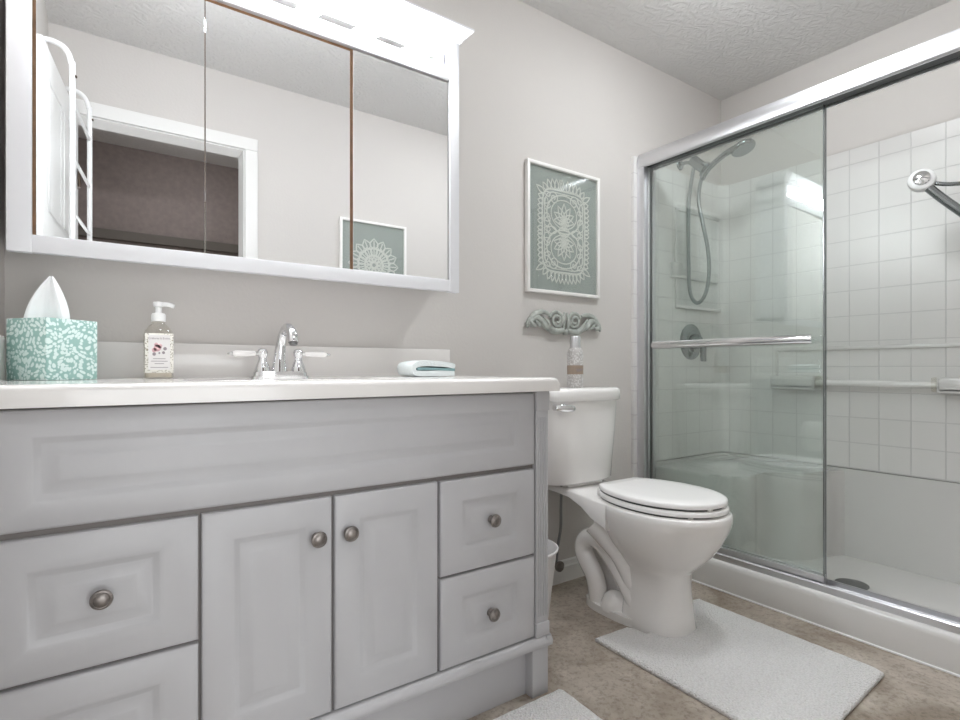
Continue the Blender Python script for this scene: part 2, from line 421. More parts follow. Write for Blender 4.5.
# ------------------------------------------------------------------ vanity
VX0, VX1, VF, VT = -0.170, 0.936, 1.055, 0.7715
va = thing('vanity_cabinet', 'white raised-panel bathroom vanity below the marble countertop', 'cabinet', (0.383, 1.30, 0))
part('carcass', M['vanity'], va, lambda bm: (box(bm, VX0, VX0 + .012, VF + 0.008, YB - 0.005, 0.124, VT), box(bm, VX1 - 0.016, VX1 - 0.002, VF + 0.008, YB - 0.005, 0.124, VT), box(bm, VX0 + .012, VX1 - 0.016, VF + 0.008, YB - 0.005, 0.124, .138), box(bm, VX0 + .012, VX1 - 0.016, YB - .011, YB - 0.005, 0.138, VT)), False)
def frame_face(bm):
    box(bm, VX0, VX1, VF, VF + 0.008, 0.140, VT)
part('face_frame', M['vanity_in'], va, frame_face, False)
def raised(bm, x0, x1, z0, z1, y, th, mx, mzt, mzb, mxl=None):
    """door or drawer front with rounded edge and raised centre field"""
    mxl = mx if mxl is None else mxl
    def R(l, r, b2, t2, yy): return [Vector((x0 + l, yy, z0 + b2)), Vector((x1 - r, yy, z0 + b2)), Vector((x1 - r, yy, z1 - t2)), Vector((x0 + l, yy, z1 - t2))]
    e = 0.006
    rs = [R(0, 0, 0, 0, y + th), R(0, 0, 0, 0, y + 0.005), R(e * .3, e * .3, e * .3, e * .3, y + 0.002), R(e, e, e, e, y),
          R(mxl - .006, mx - .006, mzb - .006, mzt - .006, y), R(mxl, mx, mzb, mzt, y + .0003), R(mxl + .004, mx + .004, mzb + .004, mzt + .004, y + 0.0022), R(mxl + .010, mx + .010, mzb + .010, mzt + .010, y + 0.0062), R(mxl + .014, mx + .014, mzb + .014, mzt + .014, y + 0.0066),
          R(mxl + .032, mx + .032, mzb + .030, mzt + .030, y + 0.0014), R(mxl + .037, mx + .037, mzb + .034, mzt + .034, y + 0.001), R(mxl + .043, mx + .043, mzb + .040, mzt + .040, y + 0.001)]
    t = bmesh.new(); rings(t, rs); merge(bm, t)
def knob(bm, x, z, y=1.04):
    lathe(bm, [(0.009, 0), (0.0075, 0.006), (0.0075, 0.012), (0.0145, 0.016), (0.0156, 0.019), (0.0145, 0.022), (0.0120, 0.0230), (0.0110, 0.0222), (0.0080, 0.0242), (0.0045, 0.0252), (0.001, 0.0254)], 28, axis_m((x, y, z), (0, -1, 0)))
part('false_drawer_front', M['vanity'], va, lambda bm: raised(bm, -0.150, 0.892, 0.587, 0.768, 1.04, 0.015, 0.050, 0.040, 0.040, 0.062), angle=38)
for x0, x1, z0, z1, kx in ((-0.150, 0.135, 0.362, 0.576, -0.002), (-0.150, 0.135, 0.153, 0.356, -0.003), (0.618, 0.892, 0.362, 0.576, 0.755), (0.618, 0.892, 0.153, 0.356, 0.752)):
    d = part('drawer', M['vanity'], va, lambda bm: raised(bm, x0, x1, z0, z1, 1.04, 0.015, 0.056, 0.048, 0.048), angle=38)
    part('knob', M['pewter'], d, lambda bm: knob(bm, kx, 0.472 if z0 > .3 else 0.252))
for x0, x1, kx in ((0.140, 0.370, 0.338), (0.376, 0.611, 0.402)):
    d = part('cabinet_door', M['vanity'], va, lambda bm: raised(bm, x0, x1, 0.153, 0.577, 1.04, 0.015, 0.050, 0.050, 0.055), angle=38)
    part('knob', M['pewter'], d, lambda bm: knob(bm, kx, 0.503))
def f(bm):
    box(bm, 0.896, VX1, 1.04, 1.09, 0.147, VT, 0.002)
    for k in range(4): box(bm, 0.9015 + k * 0.0085, 0.9045 + k * 0.0085, 1.0375, 1.041, 0.20, 0.705, 0.0012, 1)
    box(bm, 0.894, VX1 + 0.002, 1.036, 1.09, 0.150, 0.185, 0.002); box(bm, 0.894, VX1 + 0.002, 1.036, 1.09, 0.722, VT, 0.002)
part('fluted_pilaster', M['vanity'], va, f)
part('base_molding', M['vanity'], va, lambda bm: (extrude_x(bm, [(1.056, 0.124), (1.034, 0.124), (1.031, 0.129), (1.031, 0.137), (1.036, 0.146), (1.040, 0.149), (1.056, 0.149)], VX0, VX1 + 0.008),
     extrude_y(bm, [(VX1 - 0.01, 0.124), (VX1 + 0.008, 0.124), (VX1 + 0.009, 0.130), (VX1 + 0.008, 0.137), (VX1 + 0.003, 0.146), (VX1 - 0.01, 0.149)], 1.032, YB - 0.02)))
part('foot', M['vanity'], va, lambda bm: box(bm, 0.884, VX1, 1.040, 1.10, 0, 0.126, 0.0015))
part('toe_kick', M['vanity'], va, lambda bm: box(bm, VX0, 0.886, 1.068, 1.083, 0, 0.126), False)
part('side_skirt', M['vanity'], va, lambda bm: box(bm, VX1 - 0.02, VX1 - 0.001, 1.098, YB - 0.02, 0, 0.126), False)

# countertop with moulded basin
ct = thing('countertop', 'off-white cultured marble countertop with integral sink and backsplash', 'countertop', (0.383, 1.28, VT))
CX0, CX1, CY0, CY1, CZ = -0.173, 0.952, 1.012, YB - 0.003, 0.806
def f(bm):
    nx, ny = 150, 72
    def edge(d): return 0 if d > 0.014 else 0.010 * (1 - math.sqrt(max(0, 1 - (1 - d / 0.014) ** 2)))
    V = []
    for j in range(ny + 1):
        row = []
        for i in range(nx + 1):
            u = i / nx; v = j / ny
            x = CX0 + (CX1 - CX0) * (1 - (1 - u) ** 1.0); y = CY0 + (CY1 - CY0) * (v ** 1.5)
            z = CZ - edge(CX1 - x) - edge(y - CY0)
            def win(a, lo, hi, e=.02):
                t_ = max(0, min(1, min(a - lo, hi - a) / e)); return t_ * t_ * (3 - 2 * t_)
            z -= .0058 * win(x, .13, .62) * win(y, 1.070, 1.500)
            q = math.hypot((x - 0.37) / 0.215, (y - 1.235) / 0.135)
            if q < 1: z -= 0.105 * (1 - q ** 2.6) ** 0.8
            elif q < 1.14: z += 0.0022 * math.sin((q - 1) / 0.14 * PI)
            row.append(bm.verts.new((x, y, z)))
        V.append(row)
    for j in range(ny):
        for i in range(nx): bm.faces.new((V[j][i], V[j][i + 1], V[j + 1][i + 1], V[j + 1][i]))
    fr = [bm.verts.new((v.co.x, CY0 + 0.002, 0.772)) for v in V[0]]
    for i in range(nx): bm.faces.new((V[0][i], fr[i], fr[i + 1], V[0][i + 1]))
    sd = [bm.verts.new((CX1 - 0.002, r[-1].co.y, 0.772)) for r in V]
    for j in range(ny): bm.faces.new((V[j][-1], sd[j], sd[j + 1], V[j + 1][-1]))
    b0 = bm.verts.new((CX0, CY1, 0.772))
    bm.faces.new([fr[0], b0, sd[-1]] + [sd[j] for j in range(ny - 1, -1, -1)] + [fr[i] for i in range(nx, 0, -1)]) if False else None
part('slab', M['counter'], ct, f, angle=50)
part('underside', M['counter'], ct, lambda bm: (box(bm, CX0, CX1 - 0.002, CY0 + 0.002, 1.06, 0.7722, 0.786), box(bm, 0.925, CX1 - 0.002, 1.06, CY1, 0.7735, 0.786)), False)
part('backsplash', M['counter'], ct, lambda bm: (box(bm, CX0, 0.946, YB - 0.020, YB - 0.002, CZ - 0.004, 0.892, 0.004), box(bm, CX0, CX0 + 0.017, 1.03, YB - 0.018, CZ - 0.004, 0.892, 0.004)))
part('sink_drain', M['chrome'], ct, lambda bm: lathe(bm, [(0.022, 0), (0.022, 0.003), (0.016, 0.005), (0.002, 0.005)], 24, Matrix.Translation((0.37, 1.235, CZ - 0.107))))

# faucet
FX, FY = 0.372, 1.425
CZ_DECK = CZ; CZ = CZ - .0058        # the faucet sits on the sunken deck round the basin
fa = thing('faucet', 'chrome centerset faucet with white porcelain levers behind the sink', 'faucet', (FX, FY, CZ))
def oval(bm, cx, cy, z0, z1, a, b2, bev, n=40, pw=2.6):
    P = []
    for k in range(n):
        t = 2 * PI * k / n; c, s = math.cos(t), math.sin(t)
        P.append((cx + a * math.copysign(abs(c) ** (2 / pw), c), cy + b2 * math.copysign(abs(s) ** (2 / pw), s)))
    prism_xy(bm, P, z0, z1, bev)
part('base_plate', M['chrome'], fa, lambda bm: (oval(bm, FX, FY, CZ + 0.0003, CZ + 0.010, 0.072, 0.026, 0.003), oval(bm, FX, FY, CZ + 0.009, CZ + 0.021, 0.066, 0.022, 0.004)))
def f(bm):
    pts = smooth_path([(FX - 0.004, FY, CZ + 0.018), (FX - 0.003, FY, CZ + 0.05), (FX + 0.000, FY - 0.003, CZ + 0.09), (FX + 0.003, FY - 0.016, CZ + 0.118), (FX + 0.006, FY - 0.045, CZ + 0.130), (FX + 0.008, FY - 0.075, CZ + 0.114), (FX + 0.008, FY - 0.084, CZ + 0.092)], 8)
    tube(bm, pts, lerp_list([0.021, 0.016, 0.012, 0.0115, 0.012, 0.0125, 0.0120], 8), 20)
part('spout', M['chrome'], fa, f)
part('aerator', M['drain'], fa, lambda bm: cyl(bm, (FX + 0.008, FY - 0.084, CZ + 0.094), (FX + 0.008, FY - 0.0855, CZ + 0.086), 0.0095))
for sgn, hx in ((-1, FX - 0.044), (1, FX + 0.044)):
    part('valve_body', M['chrome'], fa, lambda bm: lathe(bm, [(0.019, 0), (0.0185, 0.006), (0.015, 0.018), (0.0105, 0.028), (0.0095, 0.036), (0.0125, 0.042), (0.013, 0.050), (0.010, 0.056), (0.004, 0.059)], 24, Matrix.Translation((hx, FY, CZ + 0.020))))
    lv = part('lever', M['porcelain'], fa, lambda bm: lathe(bm, [(0.004, 0), (0.0065, 0.004), (0.0072, 0.018), (0.0082, 0.040), (0.0085, 0.050), (0.005, 0.056)], 18, axis_m((hx + sgn * 0.016, FY - 0.001, CZ + 0.066), (sgn, -0.12, -0.02))))
    part('ferrule', M['chrome'], lv, lambda bm: cyl(bm, (hx + sgn * 0.008, FY, CZ + 0.066), (hx + sgn * 0.018, FY - 0.001, CZ + 0.066), 0.005))
    part('finial', M['chrome'], lv, lambda bm: (lathe(bm, [(0.004, 0), (0.005, 0.003), (0.0025, 0.007), (0.0035, 0.010), (0.001, 0.012)], 12, axis_m((hx + sgn * 0.071, FY - 0.0078, CZ + 0.0648), (sgn, -0.12, -0.02)))))

CZ = CZ_DECK

# tissue box
TC, TS = (-0.0886, 1.315), 0.1035
phi = math.radians(40)
tm = Matrix.Translation((TC[0], TC[1], CZ)) @ Matrix.Rotation(phi, 4, 'Z')
tb = thing('tissue_box', 'teal leaf-print cube tissue box at the left end of the counter', 'tissue box', (TC[0], TC[1], CZ))
TH = 0.1205
part('carton', M['teal_box'], tb, lambda bm: box(bm, 0, TS, 0, TS, 0.0005, TH, 0.0015, 2, tm))
def f(bm):
    # a pulled-up sheet: a folded fan rising to one soft peak
    nu, nv = 22, 16; rs = []
    for j in range(nv + 1):
        v = j / nv; r = []
        for side in (1, -1):
            for i in range(nu + 1):
                u = (i / nu) * 2 - 1
                if side < 0: u = -u
                wdt = 0.034 * (1 - v ** 1.5) * (1 + .12 * v) + 0.003
                lean = -0.010 + 0.007 * v
                fold = (0.008 * math.sin(4.2 * u + 1.2 + 1.8 * v) + .003 * math.sin(9 * u + 2 * v)) * (1 - v * .6)
                dep = 0.004 * (1 - u * u) * (1 - .6 * v) * side
                hgt = 0.090 * (v ** 0.92) - 0.006 * (1 - v) * u * u
                # camera-facing plane of the fan lies along the diagonal of the box top
                lx, ly = TS / 2 + (u * wdt + lean) * .77, TS / 2 - (u * wdt + lean) * .64
                r.append(tm @ Vector((lx + (fold + dep) * .64, ly + (fold + dep) * .77, TH - 0.002 + hgt)))
        rs.append(r)
    t2 = bmesh.new(); rings(t2, rs, False, True); merge(bm, t2)
part('tissue', M['tissue'], tb, f, angle=60)

# soap dispenser
SX, SY = 0.103, 1.42
so = thing('soap_dispenser', 'clear hand-soap pump bottle with floral label beside the tissue box', 'soap dispenser', (SX, SY, CZ))
M['soap'] = mat('soap_liquid', (0.62, 0.56, 0.47), 0.15)
def ovr(z, a, b2, n=32, pw=3.0):
    r = []
    for k in range(n):
        t = 2 * PI * k / n; c, s = math.cos(t), math.sin(t)
        r.append(Vector((SX + a * math.copysign(abs(c) ** (2 / pw), c), SY + b2 * math.copysign(abs(s) ** (2 / pw), s), z)))
    return r
def f(bm): rings(bm, [ovr(CZ, .027, .018), ovr(CZ + .003, .0295, .020), ovr(CZ + .088, .0295, .020), ovr(CZ + .098, .027, .019, pw=2.4), ovr(CZ + .108, .019, .015, pw=2.0), ovr(CZ + .113, .013, .013, pw=2.0), ovr(CZ + .119, .012, .012, pw=2.0)])
part('bottle', M['clear'], so, f)
part('liquid', M['soap'], so, lambda bm: rings(bm, [ovr(CZ + .004, .026, .0165), ovr(CZ + .086, .0275, .018)]))
lb = part('label', M['dots'], so, lambda bm: box(bm, SX - 0.0275, SX + 0.0275, SY - 0.0215, SY - 0.0204, CZ + 0.012, CZ + 0.092, 0.0004))
lp = part('label_panel', M['label'], lb, lambda bm: box(bm, SX - 0.021, SX + 0.021, SY - 0.0222, SY - 0.0216, CZ + 0.018, CZ + 0.089))
def text_mesh(body, size, loc, rot=(PI / 2, 0, 0), ext=0.0002):
    cu = bpy.data.curves.new('t', 'FONT'); cu.body = body; cu.size = size; cu.align_x = 'CENTER'; cu.extrude = ext
    o = bpy.data.objects.new('t', cu); COL.objects.link(o)
    dg = bpy.context.evaluated_depsgraph_get(); me = o.evaluated_get(dg).to_mesh()
    bm = bmesh.new(); bm.from_mesh(me); o.evaluated_get(dg).to_mesh_clear()
    bpy.data.objects.remove(o); bpy.data.curves.remove(cu)
    from mathutils import Euler
    bm.transform(Matrix.Translation(Vector(loc)) @ Euler(rot).to_matrix().to_4x4())
    return bm
obj('label_text', text_mesh('Crabtree & Evelyn', 0.0056, (SX, SY - 0.0225, CZ + 0.080)), M['ink'], lb, False)
def f(bm):
    for x, z, r in ((-0.004, .062, .007), (-.010, .058, .0045), (.001, .066, .0045), (-.006, .069, .004)):
        lathe(bm, [(r, 0), (r, .0004)], 14, axis_m((SX + x, SY - .0222, CZ + z), (0, -1, 0)))
part('label_flower', M['pink'], lb, f)
def f(bm):
    for x, z, r in ((.011, .061, .0035), (.008, .053, .003), (-.010, .050, .0035), (.0, .052, .002)):
        lathe(bm, [(r, 0), (r, .0004)], 12, axis_m((SX + x, SY - .0222, CZ + z), (0, -1, 0)))
    for z, wd in ((.040, .012), (.035, .016), (.030, .009), (.0225, .017)):
        box(bm, SX - wd, SX + wd, SY - .0226, SY - .0221, CZ + z, CZ + z + .0012)
part('label_print', M['ink'], lb, f)
def f(bm):
    lathe(bm, [(.0145, 0), (.0145, .014), (.012, .017), (.0065, .018), (.0065, .030), (.010, .031), (.0115, .036), (.010, .040), (.003, .041)], 24, Matrix.Translation((SX, SY, CZ + .117)))
    tube(bm, smooth_path([(SX, SY, CZ + .152), (SX + .018, SY - .006, CZ + .1525), (SX + .030, SY - .010, CZ + .149)], 5), 0.0045, 10)
part('pump', M['white'], so, f)

so.scale = (1, 1, 1.10)

# folded washcloth
wc = thing('folded_washcloth', 'small folded white and teal washcloth at the right end of the counter', 'washcloth', (0.76, 1.36, CZ))
def sheet(bm, layers, x0, x1, y0, y1, th, taper=0.0):
    for (za, zb) in layers:
        t = bmesh.new(); n = 14; rs = []
        for i in range(n + 1):
            u = i / n; x = x0 + (x1 - x0) * u
            a = za + 0.002 * math.sin(u * 5); c = zb * (1 - taper * u) + za * taper * u + 0.002 * math.sin(u * 4 + 1)
            e = min(th, (c - a) / 2)
            rs.append([Vector((x, y0 + e * .4, a)), Vector((x, y1, a)), Vector((x, y1, c)), Vector((x, y0 + e * .4, c)), Vector((x, y0, (a + c) / 2))])
        rings(t, rs); merge(bm, t)
cm = Matrix.Translation((0.762, 1.36, CZ + .0015)) @ Matrix.Rotation(math.radians(-3), 4, 'Z') @ Matrix.Diagonal((.70, 1, 1.0, 1))
def cloth(pts, r, y0, y1, ny=6):
    def fn(bm):
        t = bmesh.new(); P = smooth_path([(x, 0, z) for x, z in pts], 6); N = len(P)
        rs = []
        for j in range(ny + 1):
            y = y0 + (y1 - y0) * j / ny; w2 = 0.0012 * math.sin(j * 2.1)
            up, dn = [], []
            for i, p in enumerate(P):
                d = (P[min(i + 1, N - 1)] - P[max(i - 1, 0)]).normalized(); nn = Vector((-d.z, 0, d.x))
                up.append(Vector((p.x + nn.x * r, y, p.z + nn.z * r + w2))); dn.append(Vector((p.x - nn.x * r, y, p.z - nn.z * r + w2)))
            rs.append(up + dn[::-1])
        rings(t, rs); merge(bm, t, cm)
    return fn
part('outer_fold', M['white_cloth'], wc, cloth([(0.088, 0.008), (0.0, 0.0075), (-0.076, 0.008), (-0.091, 0.018), (-0.086, 0.029), (-0.05, 0.035), (0.03, 0.0335), (0.078, 0.029), (0.089, 0.0245)], 0.0075, -0.05, 0.055), angle=60)
part('inner_fold', M['teal_cloth'], wc, cloth([(0.090, 0.0175), (0.0, 0.0195), (-0.06, 0.0205), (-0.078, 0.0190)], 0.0036, -0.0505, 0.05), angle=60)

# ------------------------------------------------------------------ mirrored medicine cabinet with light bar
MY = 1.40
mc = thing('medicine_cabinet', 'white three-mirror medicine cabinet with bulb light bar above the vanity', 'medicine cabinet', (0.37, 1.48, 1.06))
MX0, MX1 = -0.156, 0.896
def f(bm):
    box(bm, MX0, -0.117, MY - 0.001, MY + 0.02, 1.061, 1.826, 0.0015)
    box(bm, 0.862, MX1, MY - 0.001, MY + 0.02, 1.060, 1.826, 0.0015)
    box(bm, -0.118, 0.863, MY, MY + 0.02, 1.062, 1.097, 0.0015)
    box(bm, -0.118, 0.863, MY, MY + 0.02, 1.700, 1.742, 0.0015)
    box(bm, -0.118, 0.863, MY, MY + 0.02, 1.803, 1.826, 0.0015)
part('face_frame', M['cabinet'], mc, f)
def f(bm):
    box(bm, MX0 + 0.004, MX0 + 0.02, MY + 0.02, YB, 1.090, 1.826); box(bm, MX1 - 0.02, MX1 - 0.004, MY + 0.02, YB, 1.090, 1.826)
    box(bm, MX0 + 0.004, MX1 - 0.004, MY + 0.02, YB, 1.090, 1.104); box(bm, MX0 + 0.004, MX1 - 0.004, MY + 0.02, YB, 1.724, 1.738); box(bm, MX0 + 0.004, MX1 - 0.004, MY + 0.02, YB, 1.805, 1.826)
part('box', M['cabinet'], mc, f, False)
part('inner_frame', M['wood'], mc, lambda bm: (box(bm, -0.117, 0.862, MY + 0.014, MY + 0.019, 1.097, 1.700),), False)
for x0, x1, zt, yo in ((-0.1105, 0.1945, 1.690, 0.0), (0.1965, 0.5490, 1.688, 0.001), (0.5570, 0.8575, 1.694, 0.0)):
    d = part('mirror_door', M['mirror'], mc, lambda bm: box(bm, x0, x1, MY + 0.004 + yo, MY + 0.012 + yo, 1.0975, zt, 0.0005, 1), False)
def f(bm):
    P = [(MY + 0.02, 1.822), (MY - 0.001, 1.822), (MY - 0.006, 1.826), (MY - 0.008, 1.832), (MY - 0.030, 1.850), (MY - 0.034, 1.856), (MY - 0.034, 1.862), (MY + 0.02, 1.862)]
    # front run with mitred return at both ends
    offs = [MY - y for y, z in P]
    L = [Vector((MX0 - max(0, -(-o)) * 1.0, y, z)) for (y, z), o in zip(P, offs)]
    t = bmesh.new()
    back = [Vector((MX1 + max(0, o), YB, z)) for (y, z), o in zip(P, offs)]
    fr = [Vector((MX1 + max(0, o), y, z)) for (y, z), o in zip(P, offs)]
    rings(t, [[Vector((MX0 - min(0.012, max(0, o)), y, z)) for (y, z), o in zip(P, offs)], fr])
    merge(bm, t)
    box(bm, MX0, MX1, MY + 0.018, YB, 1.826, 1.862)
    Q = [(MX1 - 0.01, 1.822), (MX1 + 0.001, 1.822), (MX1 + 0.006, 1.826), (MX1 + 0.008, 1.832), (MX1 + 0.030, 1.850), (MX1 + 0.034, 1.856), (MX1 + 0.034, 1.862), (MX1 - 0.01, 1.862)]
    extrude_y(bm, Q, MY, YB)
part('crown_molding', M['cabinet'], mc, f, angle=20)
lbp = part('light_bar', M['chrome'], mc, lambda bm: box(bm, -0.10, 0.845, MY + 0.030, MY + 0.038, 1.744, 1.801, 0.002))
part('light_recess', M['cabinet'], mc, lambda bm: box(bm, -0.118, 0.863, MY + 0.038, MY + 0.050, 1.738, 1.805), False)
for k in range(6):
    bx = 0.775 - 0.163 * k
    part('bulb', M['bulb'], lbp, lambda bm: lathe(bm, [(0.010, 0), (0.011, 0.006), (0.019, 0.014), (0.0255, 0.026), (0.0275, 0.038), (0.0255, 0.050), (0.019, 0.059), (0.010, 0.0645), (0.001, 0.0662)], 20, axis_m((bx, MY + 0.031, 1.773), (0, -1, 0))))

# ------------------------------------------------------------------ toilet
TX = 1.475
to = thing('toilet', 'white two-piece toilet with closed lid between the vanity and the shower', 'toilet', (TX, 1.2, 0))
def egg(z, a, yf, yb, yc, n=48, pf=2.0, pb=2.0, ax=TX):
    r = []
    for k in range(n):
        t = 2 * PI * k / n; c, s = math.cos(t), math.sin(t)
        p = pb if s > 0 else pf
        r.append(Vector((ax + a * math.copysign(abs(c) ** (2 / p), c), yc + ((yb - yc) if s > 0 else (yc - yf)) * math.copysign(abs(s) ** (2 / p), s), z)))
    return r
def f(bm):
    t = bmesh.new()
    rs = [egg(0.0, .086, 1.000, 1.215, 1.11, pf=3, pb=4), egg(.012, .088, .998, 1.215, 1.11, pf=3, pb=4), egg(.06, .082, 1.004, 1.212, 1.11, pf=3, pb=4), egg(.13, .076, 1.010, 1.212, 1.11, pf=2.8, pb=3.5),
          egg(.185, .077, 1.008, 1.222, 1.11, pf=2.5, pb=3), egg(.205, .090, .992, 1.245, 1.11, pf=2.2, pb=2.4), egg(.225, .106, .968, 1.268, 1.10), egg(.260, .131, .935, 1.295, 1.09), egg(.30, .147, .908, 1.32, 1.085),
          egg(.345, .162, .886, 1.34, 1.08), egg(.372, .167, .878, 1.345, 1.08), egg(.388, .166, .879, 1.345, 1.08), egg(.393, .161, .884, 1.34, 1.08)]
    rings(t, rs); merge(bm, t)
    # deck that carries the tank
    t = bmesh.new()
    def sq(y, hw, zb, zt, n=8):
        return [Vector((TX - hw, y, zt - .006)), Vector((TX - hw + .006, y, zt)), Vector((TX + hw - .006, y, zt)), Vector((TX + hw, y, zt - .006)), Vector((TX + hw, y, zb + .012)), Vector((TX + hw - .03, y, zb)), Vector((TX - hw + .03, y, zb)), Vector((TX - hw, y, zb + .012))]
    rings(t, [sq(1.20, .150, .30, .392), sq(1.27, .142, .318, .393), sq(1.33, .128, .342, .395), sq(1.40, .118, .360, .397), sq(1.47, .118, .366, .398), sq(1.525, .116, .366, .398)])
    merge(bm, t)
    # web behind the pedestal and the two trapway tubes
    t = bmesh.new()
    def web(y, hw, z0, z1): return [Vector((TX - hw, y, z0)), Vector((TX + hw, y, z0)), Vector((TX + hw * .8, y, z1)), Vector((TX - hw * .8, y, z1))]
    rings(t, [web(1.19, .040, 0.0, .34), web(1.26, .022, 0.0, .34), web(1.34, .018, .02, .35), web(1.375, .018, .16, .36)]); merge(bm, t)
    for sx in (-1, 1):
        P = [(sx * .050, 1.150, .050), (sx * .056, 1.200, .130), (sx * .060, 1.250, .190), (sx * .062, 1.292, .226), (sx * .063, 1.335, .237), (sx * .063, 1.369, .217), (sx * .063, 1.378, .180), (sx * .063, 1.358, .145), (sx * .062, 1.330, .108), (sx * .060, 1.317, .065), (sx * .058, 1.312, .018)]
        pts = smooth_path([(TX + x, y, z) for x, y, z in P], 5)
        tube(bm, pts, lerp_list([.030, .031, .032, .033, .0335, .0335, .0335, .0335, .033, .033, .034], 5), 18)
        pts = smooth_path([(TX + sx * .052, 1.165, .100), (TX + sx * .070, 1.20, .200), (TX + sx * .085, 1.245, .262), (TX + sx * .10, 1.285, .305)], 6)
        tube(bm, pts, lerp_list([.022, .030, .040, .045], 6), 16)
        lathe(bm, [(.050, 0), (.046, .022), (.034, .045), (.018, .056), (.002, .059)], 24, Matrix.Translation((TX + sx * .052, 1.245, .018)))
    prism_xy(bm, [(v.x, v.y) for v in egg(0, .098, 1.10, 1.385, 1.24, pf=3, pb=2.8)], 0.0, 0.026, 0.008)
part('bowl', M['porcelain'], to, f, angle=60)
for sx in (-1, 1):
    part('bolt_cap', M['white'], to, lambda bm: lathe(bm, [(.014, 0), (.014, .008), (.011, .014), (.004, .017)], 18, Matrix.Translation((TX + sx * .080, 1.265, .026))))
def lidring(z, a, yf, yb, inset=0.0, n=64, yc=1.09):
    back = 0.236
    r = []
    for k in range(n):
        t = 2 * PI * k / n; c, s = math.cos(t), math.sin(t)
        y = yc + (back if s > 0 else (yc - yf)) * s; x = a * c
        r.append(Vector((TX + x, min(y, yb), z)))
    return r
def lidp(z0, z1, a, yf, yb, dome=0.0):
    def fn(bm):
        t = bmesh.new(); e = .005
        rs = [lidring(z0, a - e, yf + e, yb - e * .5), lidring(z0 + .003, a, yf, yb), lidring(z1 - .006, a, yf, yb), lidring(z1 - .002, a - .003, yf + .003, yb - .003), lidring(z1, a - .009, yf + .009, yb - .006)]
        if dome: rs += [lidring(z1 + dome * .6, a * .7, yf + .06, yb - .05), lidring(z1 + dome, a * .3, yf + .14, yb - .12)]
        rings(t, rs); merge(bm, t)
    return fn
part('seat', M['seat'], to, lidp(.3985, .4155, .158, .888, 1.288), angle=50)
part('lid', M['seat'], to, lidp(.4205, .4385, .156, .892, 1.286, .003), angle=50)
part('seat_gap_shade', M['gasket_shade'], to, lambda bm: (rings(bm, [lidring(.392, .146, .904, 1.276), lidring(.400, .146, .904, 1.276)])), False)  # dark disc painted in as the shade between bowl and seat
part('lid_gap_shade', M['gasket_shade'], to, lambda bm: (rings(bm, [lidring(.414, .148, .902, 1.274), lidring(.422, .148, .902, 1.274)])), False)  # dark disc painted in as the shade between seat and lid
for sx in (-1, 1):
    part('hinge', M['seat'], to, lambda bm: box(bm, TX + sx * .070 - .022, TX + sx * .070 + .022, 1.262, 1.292, .395, .426, .006))
    part('seat_bumper', M['seat'], to, lambda bm: box(bm, TX + sx * .08 - .008, TX + sx * .08 + .008, .932, .955, .392, .401))
    part('lid_bumper', M['seat'], to, lambda bm: box(bm, TX + sx * .03 - .012, TX + sx * .03 + .012, .9045, .93, .413, .423))
def tank(z, hw, yf, yb=1.535, n=40, pw=3.4):
    r = []
    for k in range(n + 1):
        t = -PI + PI * k / n        # front half superellipse from left to right
        c, s = math.cos(t), math.sin(t)
        r.append(Vector((TX - 0.018 + hw * math.copysign(abs(c) ** (2 / pw), c), 1.49 + (1.49 - yf) * math.copysign(abs(s) ** (2 / 2.2), s), z)))
    return r + [Vector((TX - 0.018 + hw, yb, z)), Vector((TX - 0.018 - hw, yb, z))]
def f(bm):
    t = bmesh.new(); rings(t, [tank(.409, .150, 1.415), tank(.411, .165, 1.400), tank(.420, .172, 1.390), tank(.60, .186, 1.378), tank(.712, .192, 1.372)]); merge(bm, t)
    box(bm, TX - .10, TX + .08, 1.42, 1.52, .396, .412, .004)
part('tank', M['porcelain'], to, f, angle=50)
def f(bm):
    t = bmesh.new(); rings(t, [tank(.711, .199, 1.362), tank(.714, .202, 1.359), tank(.744, .202, 1.359), tank(.752, .199, 1.362), tank(.757, .190, 1.372)]); merge(bm, t)
part('tank_lid', M['porcelain'], to, f, angle=50)
def f(bm):
    c = (1.300, 1.374, .690)
    cyl(bm, (1.290, 1.40, .692), (1.290, 1.372, .692), .011)
    pts = smooth_path([(1.272, 1.372, .692), (1.290, 1.366, .693), (1.315, 1.360, .690), (1.338, 1.357, .690), (1.347, 1.357, .691)], 5)
    tube(bm, pts, lerp_list([.008, .014, .0135, .011, .004], 5), 14, ((0, 1, 0), .6))
part('flush_handle', M['chrome'], to, f)

# water supply
ws = thing('water_supply', 'grey supply hose and shut-off valve at the baseboard left of the toilet', 'water valve', (1.40, 1.53, 0.08))
part('hose', M['hose'], ws, lambda bm: tube(bm, smooth_path([(1.375, 1.455, .409), (1.378, 1.46, .37), (1.395, 1.48, .31), (1.413, 1.50, .23), (1.408, 1.51, .16), (1.402, 1.512, .10)], 6), .0055, 10))
part('valve', M['pewter'], ws, lambda bm: (cyl(bm, (1.402, 1.552, .088), (1.402, 1.500, .088), .010), lathe(bm, [(.008, 0), (.020, .004), (.020, .012), (.008, .016)], 16, axis_m((1.402, 1.502, .088), (0, -1, 0)))))
part('escutcheon', M['chrome'], ws, lambda bm: lathe(bm, [(.024, 0), (.020, .005), (.010, .007)], 20, axis_m((1.402, YB - 0.0136, .088), (0, -1, 0))))

